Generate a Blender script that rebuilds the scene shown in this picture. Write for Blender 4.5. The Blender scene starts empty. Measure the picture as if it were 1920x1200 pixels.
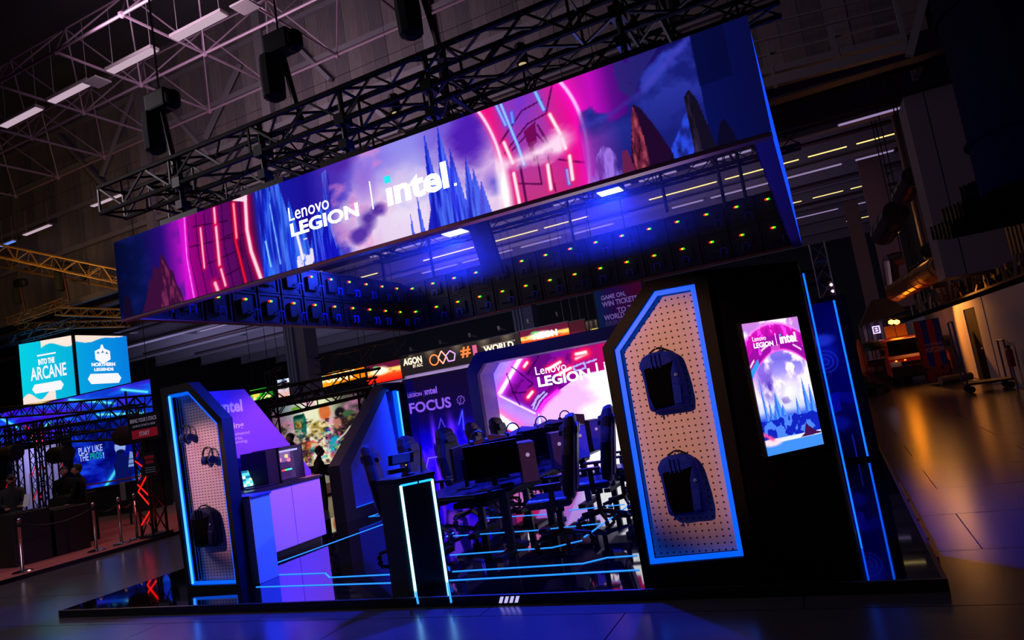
import bpy, bmesh, math, random
import numpy as np
from mathutils import Vector, Matrix
random.seed(7)
S = bpy.context.scene
COL = S.collection
PI = math.pi
# ---------------------------------------------------------------- camera (24 mm, rolled about nine degrees)
F_PX, CX, CY = 1295.74, 960.0, 600.0
CAM = Vector((0.0, 0.0, 1.7))
def _dir(px, py):
    return Vector((px - CX, py - CY, F_PX)).normalized()
_X = -_dir(-1910.97, 1217.68)
_Y = _dir(1556.02, 652.17)
_Y = (_Y - _X * _X.dot(_Y)).normalized()
_Z = _X.cross(_Y)
RW = Matrix((_X, _Y, _Z))            # world = RW @ (right, down, forward)
def ray(px, py):
    return RW @ Vector((px - CX, py - CY, F_PX))
def at(px, py, x=None, y=None, z=None):
    r = ray(px, py)
    t = (x - CAM.x) / r.x if x is not None else (y - CAM.y) / r.y if y is not None else (z - CAM.z) / r.z
    return CAM + r * t
cam_d = bpy.data.cameras.new('camera'); cam = bpy.data.objects.new('camera', cam_d); COL.objects.link(cam)
cam_d.sensor_width = 36.0; cam_d.lens = 36.0 * F_PX / 1920.0; cam_d.clip_start = 0.05; cam_d.clip_end = 300
rgt, dwn, fwd = RW @ Vector((1, 0, 0)), RW @ Vector((0, 1, 0)), RW @ Vector((0, 0, 1))
cm = Matrix((rgt, -dwn, -fwd)).transposed().to_4x4(); cm.translation = CAM
cam.matrix_world = cm
S.camera = cam
# ---------------------------------------------------------------- world, exposure
S.view_settings.view_transform = 'Standard'; S.view_settings.look = 'None'
S.view_settings.gamma = 1.0; S.view_settings.use_curve_mapping = False
S.view_settings.exposure = 0.0
W = bpy.data.worlds.new('hall_air'); S.world = W; W.use_nodes = True
W.node_tree.nodes['Background'].inputs[0].default_value = (0.55, 0.42, 0.75, 1)
W.node_tree.nodes['Background'].inputs[1].default_value = 0.012
S.cycles.max_bounces = 6; S.cycles.diffuse_bounces = 3; S.cycles.glossy_bounces = 4; S.cycles.transmission_bounces = 4
S.cycles.sample_clamp_indirect = 3.0; S.cycles.caustics_reflective = False; S.cycles.caustics_refractive = False
S.cycles.use_denoising = True
def area(loc, target, size, col, power, sy=None, spread=None):
    d = bpy.data.lights.new('lamp_glow', 'AREA'); d.energy = power; d.color = col; d.size = size
    if sy: d.shape = 'RECTANGLE'; d.size_y = sy
    if spread: d.spread = math.radians(spread)
    o = bpy.data.objects.new('lamp_glow', d); COL.objects.link(o); o.location = loc
    o.rotation_euler = (Vector(target) - Vector(loc)).to_track_quat('-Z', 'Y').to_euler(); return o
def spot(loc, target, ang, col, power, blend=.6, rad=.03):
    d = bpy.data.lights.new('spot_glow', 'SPOT'); d.energy = power; d.color = col; d.spot_size = math.radians(ang); d.spot_blend = blend
    d.shadow_soft_size = rad
    o = bpy.data.objects.new('spot_glow', d); COL.objects.link(o); o.location = loc
    o.rotation_euler = (Vector(target) - Vector(loc)).to_track_quat('-Z', 'Y').to_euler(); return o
BLUE = (0.02, 0.12, 1.0)
# two blue flood fixtures inside the hanging ring, then stand washes and added unseen fills
_f1, _f2 = at(853, 436, y=8.0) - Vector((0, 0, .06)), at(1144, 359, y=8.6) - Vector((0, 0, .06))
spot(_f1, (-4.4, 5.0, 0), 150, (.010, .030, 1), 4200, 1.0, .10)
spot(_f2, (-2.6, 5.6, 0), 150, (.010, .030, 1), 3600, 1.0, .10)
area((-6.9, 9.6, 4.5), (-7.9, 8.8, .8), .4, (.02, .05, 1), 130)
spot((-5.2, 8.6, 3.2), (-8.0, 8.3, .95), 54, (.85, .24, .80), 420, .5, .15)      # lilac wash on the left wall
area((-5.0, 6.9, 3.3), (-6.9, 5.6, .6), .3, (.012, .035, 1), 40, spread=100)
spot((-2.3, 2.6, 2.75), (-1.15, 5.6, 1.50), 34, (1.0, .46, .30), 300)             # warm spots aimed at the two pegboards
spot((-8.0, 3.4, 2.9), (-6.85, 6.0, 1.35), 26, (1.0, .48, .52), 320)
area((2.0, 27.0, 2.9), (2.0, 23, 0.3), .6, (1.0, .30, .02), 3)                    # added amber fills around the food stand
area((3.3, 33.0, 6.0), (4.0, 27, 2), .8, (1.0, .38, .08), 60)
area((-16, 13, 12.5), (-15, 21.9, 12), 5, (.75, .58, .72), 800)                     # added unseen fill on the bulkhead cladding
area((-42, 34, 4.5), (-40, 42, 11), 6, (.42, .45, .75), 1000)  # unseen fills added to brighten the far ceiling
area((-14, 30, 4), (-14, 38, 10), 4, (.75, .62, .85), 420)
area((-4, 30, 5), (-3, 40, 10), 3, (.6, .5, .9), 130)
area((-28, 14, 9), (-30, 20, 7), 2, (1.0, .62, .15), 160)
area((-16.5, 12.5, 6.5), (-14.0, 9, 0), 2, (1.0, .45, .4), 120)
area((-12.5, 3.5, 7.5), (-11, 6, 0), 3, (.85, .72, .8), 330)                         # overhead fill added for the bare floor, left
spot((-4.0, .6, 5.4), (-3.9, 8.0, 1.15), 30, (1.0, .46, .52), 230, .7, .2)         # soft pink front fill added for the desk island
spot((2.5, 27.8, 2.9), (4.0, 26.2, 1.3), 85, (1.0, .33, .05), 900, .8, .05)  # amber spot added to brighten the partition
area((-20, 29.5, 2.6), (-20, 32.3, 3.6), 2, (.8, .6, 1), 130, 5)                  # lilac lamp added to brighten the pale wall band
# ---------------------------------------------------------------- materials
MAT = {}
def lin(c):
    return tuple((x / 12.92 if x <= .04045 else ((x + .055) / 1.055) ** 2.4) for x in c[:3])
def M(name, c, rough=.6, metal=0.0, var=.15, scale=12.0, bump=0.0, stretch=None, spec=None, coat=0.0):
    if name in MAT: return MAT[name]
    m = bpy.data.materials.new(name); m.use_nodes = True; nt = m.node_tree; b = nt.nodes['Principled BSDF']
    L = lin(c)
    tc = nt.nodes.new('ShaderNodeTexCoord'); mp = nt.nodes.new('ShaderNodeMapping'); nz = nt.nodes.new('ShaderNodeTexNoise')
    nt.links.new(tc.outputs['Object'], mp.inputs[0]); nt.links.new(mp.outputs[0], nz.inputs['Vector'])
    if stretch: mp.inputs['Scale'].default_value = stretch
    nz.inputs['Scale'].default_value = scale; nz.inputs['Detail'].default_value = 4
    mx = nt.nodes.new('ShaderNodeMix'); mx.data_type = 'RGBA'
    mx.inputs[6].default_value = (*[x * (1 - var) for x in L], 1); mx.inputs[7].default_value = (*[min(1, x * (1 + var)) for x in L], 1)
    nt.links.new(nz.outputs[0], mx.inputs[0]); nt.links.new(mx.outputs[2], b.inputs['Base Color'])
    b.inputs['Roughness'].default_value = rough; b.inputs['Metallic'].default_value = metal
    if spec is not None: b.inputs['Specular IOR Level'].default_value = spec
    if coat: b.inputs['Coat Weight'].default_value = coat; b.inputs['Coat Roughness'].default_value = .05
    if bump:
        bp = nt.nodes.new('ShaderNodeBump'); bp.inputs['Strength'].default_value = bump; bp.inputs['Distance'].default_value = .02
        nt.links.new(nz.outputs[0], bp.inputs['Height']); nt.links.new(bp.outputs[0], b.inputs['Normal'])
    MAT[name] = m; return m
def E(name, c, s=1.0):
    if name in MAT: return MAT[name]
    m = bpy.data.materials.new(name); m.use_nodes = True; nt = m.node_tree; b = nt.nodes['Principled BSDF']
    b.inputs['Base Color'].default_value = (0, 0, 0, 1); b.inputs['Roughness'].default_value = .5
    b.inputs['Emission Color'].default_value = (*lin(c), 1); b.inputs['Emission Strength'].default_value = s
    MAT[name] = m; return m
def art_mat(name, emit=1.0, diffuse=0.0, rough=.5):
    m = bpy.data.materials.new(name); m.use_nodes = True; nt = m.node_tree; b = nt.nodes['Principled BSDF']
    a = nt.nodes.new('ShaderNodeAttribute'); a.attribute_name = 'print'
    b.inputs['Roughness'].default_value = rough if diffuse > 0 else 1.0; b.inputs['Specular IOR Level'].default_value = .2 if diffuse > 0 else 0
    if diffuse > 0: nt.links.new(a.outputs['Color'], b.inputs['Base Color'])
    else: b.inputs['Base Color'].default_value = (.002, .002, .003, 1)
    if emit > 0:
        nt.links.new(a.outputs['Color'], b.inputs['Emission Color']); b.inputs['Emission Strength'].default_value = emit
    return m
def peg_mat(name, c, px, pz, rad, slot=False):
    m = M(name, c, .75, 0, .06, 30)
    nt = m.node_tree; b = nt.nodes['Principled BSDF']; mx = [n for n in nt.nodes if n.type == 'MIX'][0]
    tc = [n for n in nt.nodes if n.type == 'TEX_COORD'][0]
    sp = nt.nodes.new('ShaderNodeSeparateXYZ'); nt.links.new(tc.outputs['Object'], sp.inputs[0])
    def mth(op, a, b_=None):
        n = nt.nodes.new('ShaderNodeMath'); n.operation = op
        for i, v in enumerate((a, b_)):
            if v is None: continue
            if isinstance(v, (int, float)): n.inputs[i].default_value = v
            else: nt.links.new(v, n.inputs[i])
        return n.outputs[0]
    dx = mth('MULTIPLY', mth('SUBTRACT', mth('FRACT', mth('DIVIDE', mth('ADD', sp.outputs[0], 20.0), px)), .5), px)
    dz = mth('MULTIPLY', mth('SUBTRACT', mth('FRACT', mth('DIVIDE', mth('ADD', sp.outputs[2], 20.0), pz)), .5), pz)
    if slot: dx = mth('MULTIPLY', dx, .35)
    d = mth('SQRT', mth('ADD', mth('MULTIPLY', dx, dx), mth('MULTIPLY', dz, dz)))
    k = mth('LESS_THAN', d, rad)
    m2 = nt.nodes.new('ShaderNodeMix'); m2.data_type = 'RGBA'
    nt.links.new(k, m2.inputs[0]); nt.links.new(mx.outputs[2], m2.inputs[6]); m2.inputs[7].default_value = (.012, .006, .01, 1)
    nt.links.new(m2.outputs[2], b.inputs['Base Color'])
    return m
BLACK = M('black_paint', (.035, .035, .045), .6, spec=.3)
JET = M('jet_laminate', (.055, .052, .085), .5, spec=.3)
STEEL = M('black_steel', (.10, .09, .11), .35, .7)
ALU = M('raw_aluminium', (.55, .52, .55), .35, .9)
DARKP = M('dark_plastic', (.07, .07, .08), .4)
CLOTH = M('navy_cloth', (.10, .12, .20), .85, bump=.3, scale=90)
CHAIRF = M('chair_leatherette', (.045, .045, .10), .5, bump=.2, scale=60, spec=.2)
CHROME = M('polished_chrome', (.75, .75, .78), .15, 1.0, .05)
WHITE = M('white_laminate', (.86, .85, .88), .45, 0, .04)
LED = E('led_blue', (.18, .50, 1.0), 3.4)
LEDC = E('led_core', (.50, .80, 1.0), 4.5)
LEDG = E('led_groove', (.01, .36, 1.0), 1.15)
# ---------------------------------------------------------------- mesh helpers
def wloc(o):
    v = Vector((0, 0, 0))
    while o is not None: v = v + Vector(o.location); o = o.parent
    return v
class MB:
    def __init__(s): s.v = []; s.f = []
    def add(s, vs, fs):
        k = len(s.v); s.v += [tuple(p) for p in vs]; s.f += [tuple(i + k for i in f) for f in fs]; return s
    def box(s, a, b):
        (x0, y0, z0), (x1, y1, z1) = a, b
        return s.add([(x0, y0, z0), (x1, y0, z0), (x1, y1, z0), (x0, y1, z0), (x0, y0, z1), (x1, y0, z1), (x1, y1, z1), (x0, y1, z1)],
                     [(0, 3, 2, 1), (4, 5, 6, 7), (0, 1, 5, 4), (1, 2, 6, 5), (2, 3, 7, 6), (3, 0, 4, 7)])
    def rbox(s, c, u, v, w, a, b, d):       # centre, unit axes, half sizes
        c, u, v, w = Vector(c), Vector(u) * a, Vector(v) * b, Vector(w) * d
        P = [c + i * u + j * v + k * w for k in (-1, 1) for j in (-1, 1) for i in (-1, 1)]
        return s.add(P, [(0, 2, 3, 1), (4, 5, 7, 6), (0, 1, 5, 4), (2, 6, 7, 3), (0, 4, 6, 2), (1, 3, 7, 5)])
    def tube(s, p, q, r, n=6, r2=None, cap=True):
        p, q = Vector(p), Vector(q); d = (q - p)
        if d.length < 1e-6: return s
        d.normalize(); a = d.orthogonal().normalized(); b = d.cross(a); r2 = r if r2 is None else r2
        P = [p + (a * math.cos(2 * PI * i / n) + b * math.sin(2 * PI * i / n)) * r for i in range(n)]
        Q = [q + (a * math.cos(2 * PI * i / n) + b * math.sin(2 * PI * i / n)) * r2 for i in range(n)]
        F = [(i, (i + 1) % n, n + (i + 1) % n, n + i) for i in range(n)]
        if cap: F += [tuple(range(n - 1, -1, -1)), tuple(range(n, 2 * n))]
        return s.add(P + Q, F)
    def path(s, pts, r, n=6):
        for a, b in zip(pts[:-1], pts[1:]): s.tube(a, b, r, n)
        return s
    def prism(s, poly, ext):                # planar polygon (3D points) extruded by ext
        P = [Vector(p) for p in poly]; e = Vector(ext); n = len(P)
        return s.add(P + [p + e for p in P], [tuple(range(n)), tuple(range(2 * n - 1, n - 1, -1))] + [(i, (i + 1) % n + 0, n + (i + 1) % n, n + i)[::-1] for i in range(n)])
    def frame(s, outer, inner, ext):        # two matching outlines joined to a ring, extruded
        O = [Vector(p) for p in outer]; I = [Vector(p) for p in inner]; e = Vector(ext); n = len(O)
        V = O + I + [p + e for p in O] + [p + e for p in I]; F = []
        for i in range(n):
            j = (i + 1) % n
            F += [(i, j, n + j, n + i), (2 * n + i, 3 * n + i, 3 * n + j, 2 * n + j), (i, 2 * n + i, 2 * n + j, j), (n + i, n + j, 3 * n + j, 3 * n + i)]
        return s.add(V, F)
    def lathe(s, prof, c=(0, 0, 0), n=16):
        c = Vector(c); V = []; F = []
        for r, z in prof: V += [c + Vector((r * math.cos(2 * PI * i / n), r * math.sin(2 * PI * i / n), z)) for i in range(n)]
        for k in range(len(prof) - 1):
            F += [(k * n + i, k * n + (i + 1) % n, (k + 1) * n + (i + 1) % n, (k + 1) * n + i) for i in range(n)]
        F += [tuple(range(n - 1, -1, -1)), tuple((len(prof) - 1) * n + i for i in range(n))]
        return s.add(V, F)
    def puff(s, outline, c, u, v, w, layers):   # 2D outline (a, b) laid on u, v; layers = (scale, depth along w)
        c, u, v, w = map(Vector, (c, u, v, w)); n = len(outline); ca = sum(p[0] for p in outline) / n; cb = sum(p[1] for p in outline) / n
        V = []; F = []
        for sc, d in layers: V += [c + u * (ca + (a - ca) * sc) + v * (cb + (b - cb) * sc) + w * d for a, b in outline]
        for k in range(len(layers) - 1): F += [(k * n + i, k * n + (i + 1) % n, (k + 1) * n + (i + 1) % n, (k + 1) * n + i) for i in range(n)]
        F += [tuple(range(n - 1, -1, -1)), tuple((len(layers) - 1) * n + i for i in range(n))]
        return s.add(V, F)
    def build(s, name, m, parent=None, smooth=False, bevel=0.0, local=False):
        off = Vector((0, 0, 0)) if (parent is None or local) else wloc(parent)
        me = bpy.data.meshes.new(name); me.from_pydata([tuple(Vector(p) - off) for p in s.v], [], s.f)
        bm = bmesh.new(); bm.from_mesh(me); bmesh.ops.recalc_face_normals(bm, faces=bm.faces); bm.to_mesh(me); bm.free()
        me.materials.append(m)
        if smooth:
            for p in me.polygons: p.use_smooth = True
        o = bpy.data.objects.new(name, me); COL.objects.link(o)
        if parent is not None: o.parent = parent
        if bevel:
            md = o.modifiers.new('bevel', 'BEVEL'); md.width = bevel; md.segments = 2; md.limit_method = 'ANGLE'
        return o
def tag(o, label=None, cat=None, group=None, kind=None):
    if label: o['label'] = label
    if cat: o['category'] = cat
    if group: o['group'] = group
    if kind: o['kind'] = kind
    return o
def thing(name, label, cat, loc=(0, 0, 0), group=None, rz=0.0):
    o = bpy.data.objects.new(name, None); COL.objects.link(o); o.location = loc; o.rotation_euler = (0, 0, rz); o.empty_display_size = .1
    return tag(o, label, cat, group)
def struct(o): o['kind'] = 'structure'; return o
def kids(o): return [c for c in bpy.data.objects if c.parent == o]
def dup(root, loc, rz=None, label=None, group=None, scale=None):
    r = root.copy(); COL.objects.link(r); r.location = loc
    if rz is not None: r.rotation_euler = (0, 0, rz)
    if scale: r.scale = scale
    if label: r['label'] = label
    if group: r['group'] = group
    for ch in list(root.children):
        c = ch.copy(); COL.objects.link(c); c.parent = r
        for g in list(ch.children):
            d = g.copy(); COL.objects.link(d); d.parent = c
    return r
def inst(src, name, parent, loc, rot=None, scale=None, mat=None):
    o = bpy.data.objects.new(name, src.data if hasattr(src, 'data') and src.data else src); COL.objects.link(o); o.parent = parent
    off = wloc(parent) if parent is not None else Vector((0, 0, 0)); o.location = Vector(loc) - off
    if rot is not None: o.rotation_mode = 'QUATERNION'; o.rotation_quaternion = rot
    if scale: o.scale = scale
    return o
def mesh_of(mb, m, name='piece'):
    me = bpy.data.meshes.new(name); me.from_pydata(mb.v, [], mb.f); me.materials.append(m); me.update(); return me
def text(s, o, u, v, width, height, m, parent, name='lettering', bold=0.0, lift=.004, space=1.0, depth=0.0):
    """letters fitted into a width x height box whose lower left corner is o, along u (reading) and v (up)"""
    cu = bpy.data.curves.new('t', 'FONT'); cu.body = s; cu.size = 1; cu.offset = bold; cu.space_character = space; cu.resolution_u = 3
    cu.extrude = 0
    to = bpy.data.objects.new('t', cu); COL.objects.link(to)
    me = bpy.data.meshes.new_from_object(to.evaluated_get(bpy.context.evaluated_depsgraph_get()))
    bpy.data.objects.remove(to); bpy.data.curves.remove(cu)
    n = len(me.vertices); co = np.empty(n * 3, 'f'); me.vertices.foreach_get('co', co); co = co.reshape(-1, 3)
    lo, hi = co.min(0), co.max(0); u, v = Vector(u).normalized(), Vector(v).normalized(); w = u.cross(v); off = wloc(parent) if parent else Vector((0, 0, 0))
    o = Vector(o) - off + w * lift
    a = (co[:, 0] - lo[0]) / max(1e-6, hi[0] - lo[0]) * width; b = (co[:, 1] - lo[1]) / max(1e-6, hi[1] - lo[1]) * height
    P = np.outer(np.ones(n), np.array(o)) + np.outer(a, np.array(u)) + np.outer(b, np.array(v))
    me.vertices.foreach_set('co', P.astype('f').ravel()); me.update()
    me.materials.clear(); me.materials.append(m); me.name = name
    ob = bpy.data.objects.new(name, me); COL.objects.link(ob); ob.parent = parent
    return ob
# ---------------------------------------------------------------- flat artwork: colours computed on a fine grid
class Art:
    def __init__(s, w, h, seed=1):
        s.w, s.h = w, h; s.rng = np.random.default_rng(seed)
        s.U, s.V = np.meshgrid(np.linspace(0, 1, w), np.linspace(0, 1, h)); s.C = np.zeros((h, w, 3)); s.asp = w / h
    def fbm(s, su, sv, octs=5, seed=0, gain=.5):
        r = np.random.default_rng(seed); out = 0; amp = 1; tot = 0
        for k in range(octs):
            gu, gv = int(su * 2 ** k) + 2, int(sv * 2 ** k) + 2; g = r.random((gv + 1, gu + 1))
            x = s.U * (gu - 1); y = s.V * (gv - 1); i = x.astype(int); j = y.astype(int); fx = x - i; fy = y - j
            fx = fx * fx * (3 - 2 * fx); fy = fy * fy * (3 - 2 * fy)
            n = (g[j, i] * (1 - fx) + g[j, i + 1] * fx) * (1 - fy) + (g[j + 1, i] * (1 - fx) + g[j + 1, i + 1] * fx) * fy
            out = out + n * amp; tot += amp; amp *= gain
        return out / tot
    def grad(s, stops, axis='u'):
        t = s.U if axis == 'u' else s.V if axis == 'v' else axis
        xs = [p for p, _ in stops]
        for k in range(3): s.C[..., k] = np.interp(t, xs, [c[k] for _, c in stops])
        return s
    def mix(s, mask, c): 
        m = np.clip(mask, 0, 1)[..., None]; s.C = s.C * (1 - m) + np.asarray(c) * m; return s
    def add(s, mask, c): s.C = s.C + np.clip(mask, 0, None)[..., None] * np.asarray(c); return s
    def mul(s, k): s.C = s.C * (k[..., None] if getattr(k, 'ndim', 0) == 2 else np.asarray(k)); return s
    def poly(s, pts, du=0, dv=0):
        x, y = s.U + du, s.V + dv; m = np.zeros(x.shape, bool); n = len(pts)
        for i in range(n):
            (x0, y0), (x1, y1) = pts[i], pts[(i + 1) % n]
            if y0 == y1: continue
            c = ((y0 > y) != (y1 > y)) & (x < (x1 - x0) * (y - y0) / (y1 - y0) + x0); m ^= c
        return m.astype(float)
    def dist(s, pts):                        # distance in units of height to a polyline
        d = np.full(s.U.shape, 9.0); X = s.U * s.asp; Y = s.V
        for (x0, y0), (x1, y1) in zip(pts[:-1], pts[1:]):
            x0, x1 = x0 * s.asp, x1 * s.asp; L = (x1 - x0) ** 2 + (y1 - y0) ** 2 + 1e-9
            t = np.clip(((X - x0) * (x1 - x0) + (Y - y0) * (y1 - y0)) / L, 0, 1)
            d = np.minimum(d, np.hypot(X - x0 - t * (x1 - x0), Y - y0 - t * (y1 - y0)))
        return d
    def glow(s, pts, w, core, halo, hw=3.5, ha=.8):
        d = s.dist(pts); s.mix(np.exp(-(d / (w * hw)) ** 2) * ha, halo); s.mix(1 / (1 + (d / w) ** 6), core); return s
    def stroke(s, pts, w, c, a=1.0): s.mix((s.dist(pts) < w) * a, c); return s
    def blob(s, cu, cv, ru, rv, soft=1.0): 
        return np.clip((1 - np.hypot((s.U - cu) / ru, (s.V - cv) / rv)) * 2 / soft, 0, 1)
    def tex(s, mask, c, c2, su=120, sv=4, seed=5, k=3.0):
        n = s.fbm(su, sv, 4, seed); s.mix(mask, c); s.mix(mask * np.clip((n - .5) * k, 0, 1), c2); s.mix(mask * np.clip((.46 - n) * k, 0, 1), tuple(x * .45 for x in c)); return s
    def spire(s, cu, base, top, w, c, lean=0.0, c2=None):
        p = [(cu - w, base), (cu - w * .5 + lean * .6, base + (top - base) * .6), (cu + lean, top), (cu + w * .45 + lean * .5, base + (top - base) * .55), (cu + w, base)]
        s.mix(s.poly(p), c)
        if c2: s.mix(s.poly([(cu - w * .1, base), (cu + lean, top), (cu + w * .45 + lean * .5, base + (top - base) * .55), (cu + w * .8, base)]) * .6, c2)
        return s
    def screen(s, name, parent, o, u, v, W_, H_, m):
        """a panel W_ x H_ with its lower left corner at o (seen from the front), reading direction u, up v"""
        h, w = s.h, s.w; off = wloc(parent) if parent else Vector((0, 0, 0)); o = np.array(Vector(o) - off); u = np.array(Vector(u).normalized()); v = np.array(Vector(v).normalized())
        P = o + s.U[..., None] * W_ * u + s.V[..., None] * H_ * v
        me = bpy.data.meshes.new(name); nf = (w - 1) * (h - 1)
        me.vertices.add(w * h); me.vertices.foreach_set('co', P.astype('f').ravel())
        a = (np.arange(h - 1)[:, None] * w + np.arange(w - 1)[None]).ravel(); idx = np.stack([a, a + 1, a + w + 1, a + w], 1).astype('i')
        me.loops.add(nf * 4); me.loops.foreach_set('vertex_index', idx.ravel())
        me.polygons.add(nf); me.polygons.foreach_set('loop_start', np.arange(0, nf * 4, 4, dtype='i'))
        me.update(calc_edges=True)
        c = np.clip(s.C, 0, 1); c = np.where(c <= .04045, c / 12.92, ((c + .055) / 1.055) ** 2.4)
        at_ = me.color_attributes.new('print', 'FLOAT_COLOR', 'POINT')
        at_.data.foreach_set('color', np.concatenate([c, np.ones((h, w, 1))], 2).astype('f').ravel())
        me.materials.append(m); ob = bpy.data.objects.new(name, me); COL.objects.link(ob); ob.parent = parent
        return ob
XD, YD, ZD = Vector((1, 0, 0)), Vector((0, 1, 0)), Vector((0, 0, 1))
# ================================================================ THE HALL
CONC = M('polished_concrete', (.24, .225, .245), .22, 0, .35, 1.6, .02, spec=.32)
CEIL = M('ceiling_sheet', (.30, .27, .30), .9)
CLAD = [M('cladding_%d' % i, c, .85, 0, .35, 3, .2, (3, 3, .4)) for i, c in enumerate([(.42, .37, .39), (.38, .34, .37), (.46, .41, .42)])]
GIRT = M('galvanised_beam', (.50, .46, .50), .6)
STRUT = M('grey_strut', (.60, .48, .56), .45, .3)
fl = struct(MB().box((-60, -4, -.3), (12, 75, -.012)).build('floor', CONC))
sl = mesh_of(MB().box((-1.245, -.62, -.011), (1.245, .62, 0)), CONC)
n = 0
for j in range(19):
    y = 2.0 + j * 1.25
    for i in range(14):
        x = -25.5 + i * 2.5 + (1.25 if j % 2 else 0)
        if -8.4 < x < -.9 and 6.2 < y < 12.2: continue
        if x < -16 and y > 20 or n >= 296: continue
        inst(sl, 'slab', fl, (x, y, 0)); n += 1
# bulkhead of upright cladding panels above the low rear hall
wb = struct(MB().box((-48, 22.1, 9.8), (3.6, 22.3, 22)).build('wall_back', CLAD[1]))
for k in range(3):
    mesh = mesh_of(MB().box((-.305, 0, 0), (.305, .07, 5.6)).box((-.305, 0, 5.63), (.305, .06, 12)), CLAD[k])
    for i in range(k, 84, 3): inst(mesh, 'cladding_panel', wb, (-47.6 + i * .62, 22.02 + random.uniform(-.012, .012), 10.0))
MB().box((-48, 21.9, 9.75), (3.6, 22.1, 10.0)).build('base_beam', GIRT, wb)
for z in (12.4, 14.4, 16.5, 18.6): MB().box((-48, 21.85, z), (3.5, 22.0, z + .22)).build('girt', GIRT, wb)
for px, py in ((268, 260), (505, 230), (823, 190), (1232, 50)):
    p = at(px, py, y=21.8); MB().box((p.x - .22, 21.7, 10), (p.x + .22, 22.0, 20.5)).build('column', GIRT, wb)
for (a, b) in (((110, 255), (215, 370)), ((270, 150), (400, 300)), ((540, 70), (620, 150)), ((450, 120), (385, 260)), ((700, 200), (750, 245)), ((255, 160), (190, 330))):
    p, q = at(*a, y=21.8), at(*b, y=21.8); MB().tube((p.x, 21.78, p.z), (q.x, 21.78, q.z), .12, 4).build('brace', GIRT, wb)
cl = struct(MB().box((-60, -4, 20.5), (12, 22.3, 20.7)).box((-60, 22.3, 11.2), (7, 75, 11.4)).build('ceiling', CEIL))
cyl = mesh_of(MB().tube((0, 0, 0), (0, 0, 1), 1, 6), STRUT)
def strut(p, q, r=.045):
    p, q = Vector(p), Vector(q); d = q - p
    inst(cyl, 'strut', cl, p, Vector((0, 0, 1)).rotation_difference(d.normalized()), (r, r, d.length))
XN = [-33.3 + 3.22 * i for i in range(11)]; YN = [13.7, 16.75, 19.8]
for j, y in enumerate(YN):
    for i, x in enumerate(XN):
        if i < 10: strut((x, y, 15), (x + 3.22, y, 15), .048)
        if j < 2: strut((x, y, 15), (x, y + 3.05, 15), .05)
        if i < 10 and j < 2:
            u = (x + 1.61, y + 1.52, 17.1)
            for dx in (0, 3.22):
                for dy in (0, 3.05): strut((x + dx, y + dy, 15), u, .03)
            if i < 9: strut(u, (x + 4.83, y + 1.52, 17.1), .035)
nodes = MB()
for x in XN:
    for y in YN: nodes.lathe([(.03, -.12), (.11, -.05), (.11, .05), (.03, .12)], (x, y, 15), 6)
tag(nodes.build('strut_node', STRUT, cl), kind='stuff')
BEAM = M('rear_beam', (.50, .45, .52), .7)
for k in range(8):
    y = 23.6 + k * 5.0
    MB().box((-55, y, 9.9), (6.5, y + .28, 11.2)).box((-55, y - .12, 9.82), (6.5, y + .4, 9.9)).build('beam', BEAM, cl)
for x in (-44, -34, -24, -14, -4, 4.5): MB().box((x, 22.4, 10.6), (x + .2, 70, 11.2)).build('joist', BEAM, cl)
for y in (25.2, 28.0, 30.8, 34.5, 38.6, 43.6): MB().tube((-50, y, 10.1), (5.8, y, 10.1), .09, 5).build('service_pipe', M('service_pipe', (.35, .25, .30), .5, .4), cl)
# rear and side ends of the building
struct(MB().box((-60, 66, -.02), (12, 66.3, 11.3)).build('wall_rear', M('rear_wall', (.22, .21, .27), .9)))
struct(MB().box((-60.3, -4, -.02), (-60, 66, 20.6)).build('wall_left', M('left_wall', (.10, .10, .13), .9)))
PANW = M('partition_white', (.60, .55, .56), .6, 0, .12, 1.2, .05)
wr = struct(MB().box((4.08, 17.9, 0), (4.2, 48, 2.40)).build('wall_right', PANW))
door_y = (24.1, 25.3)
pm = mesh_of(MB().box((0, 0, 0), (.08, 1.19, 2.42)), PANW)
y = 17.9
while y < 46:
    if not (23.9 < y < 25.9): inst(pm, 'partition_panel', wr, (4.0 + random.uniform(-.012, .012), y, 0))
    y += 1.21
MB().box((4.0, 25.86, 0), (4.08, 26.36, 2.42)).build('partition_panel', PANW, wr)
MB().box((4.0, 23.96, 2.2), (4.08, 25.86, 2.42)).build('door_header', PANW, wr)
dr = struct(MB().box((4.03, 23.97, 0), (4.08, 25.85, 2.2)).build('door_1', M('dark_door', (.07, .04, .05), .8, spec=.05)))
MB().box((3.97, 24.15, .95), (4.02, 24.28, 1.0)).build('door_handle', CHROME, dr)
MB().box((4.0, 17.7, 0), (4.2, 17.9, 2.5)).build('end_post', M('end_post', (.07, .06, .07), .7), wr)
RW2 = M('service_wall', (.30, .24, .24), .85, 0, .4, 2, .2, (1, 3, .3))
ws = struct(MB().box((6.0, 10, -.02), (6.3, 66, 20)).build('wall_far_right', RW2))
rib = mesh_of(MB().box((0, 0, 0), (.12, .22, 7.6)), RW2)
for i in range(60): inst(rib, 'cladding_rib', ws, (5.88, 17 + i * .5, 2.6))
for (pa, pb_, yy_, zz_) in (((1652, 500), (1700, 500), 36, 3.0), ((1612, 520), (1640, 520), 44, 2.6), ((1716, 400), (1742, 400), 29, 3.2)):
    p0_, p1_ = at(*pa, y=yy_), at(*pb_, y=yy_); MB().box((p0_.x, yy_, zz_), (p1_.x, yy_ + .5, 10.4)).build('wall_pier', M('pier_brown', (.42, .30, .30), .8, 0, .2, 2), ws)
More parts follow.
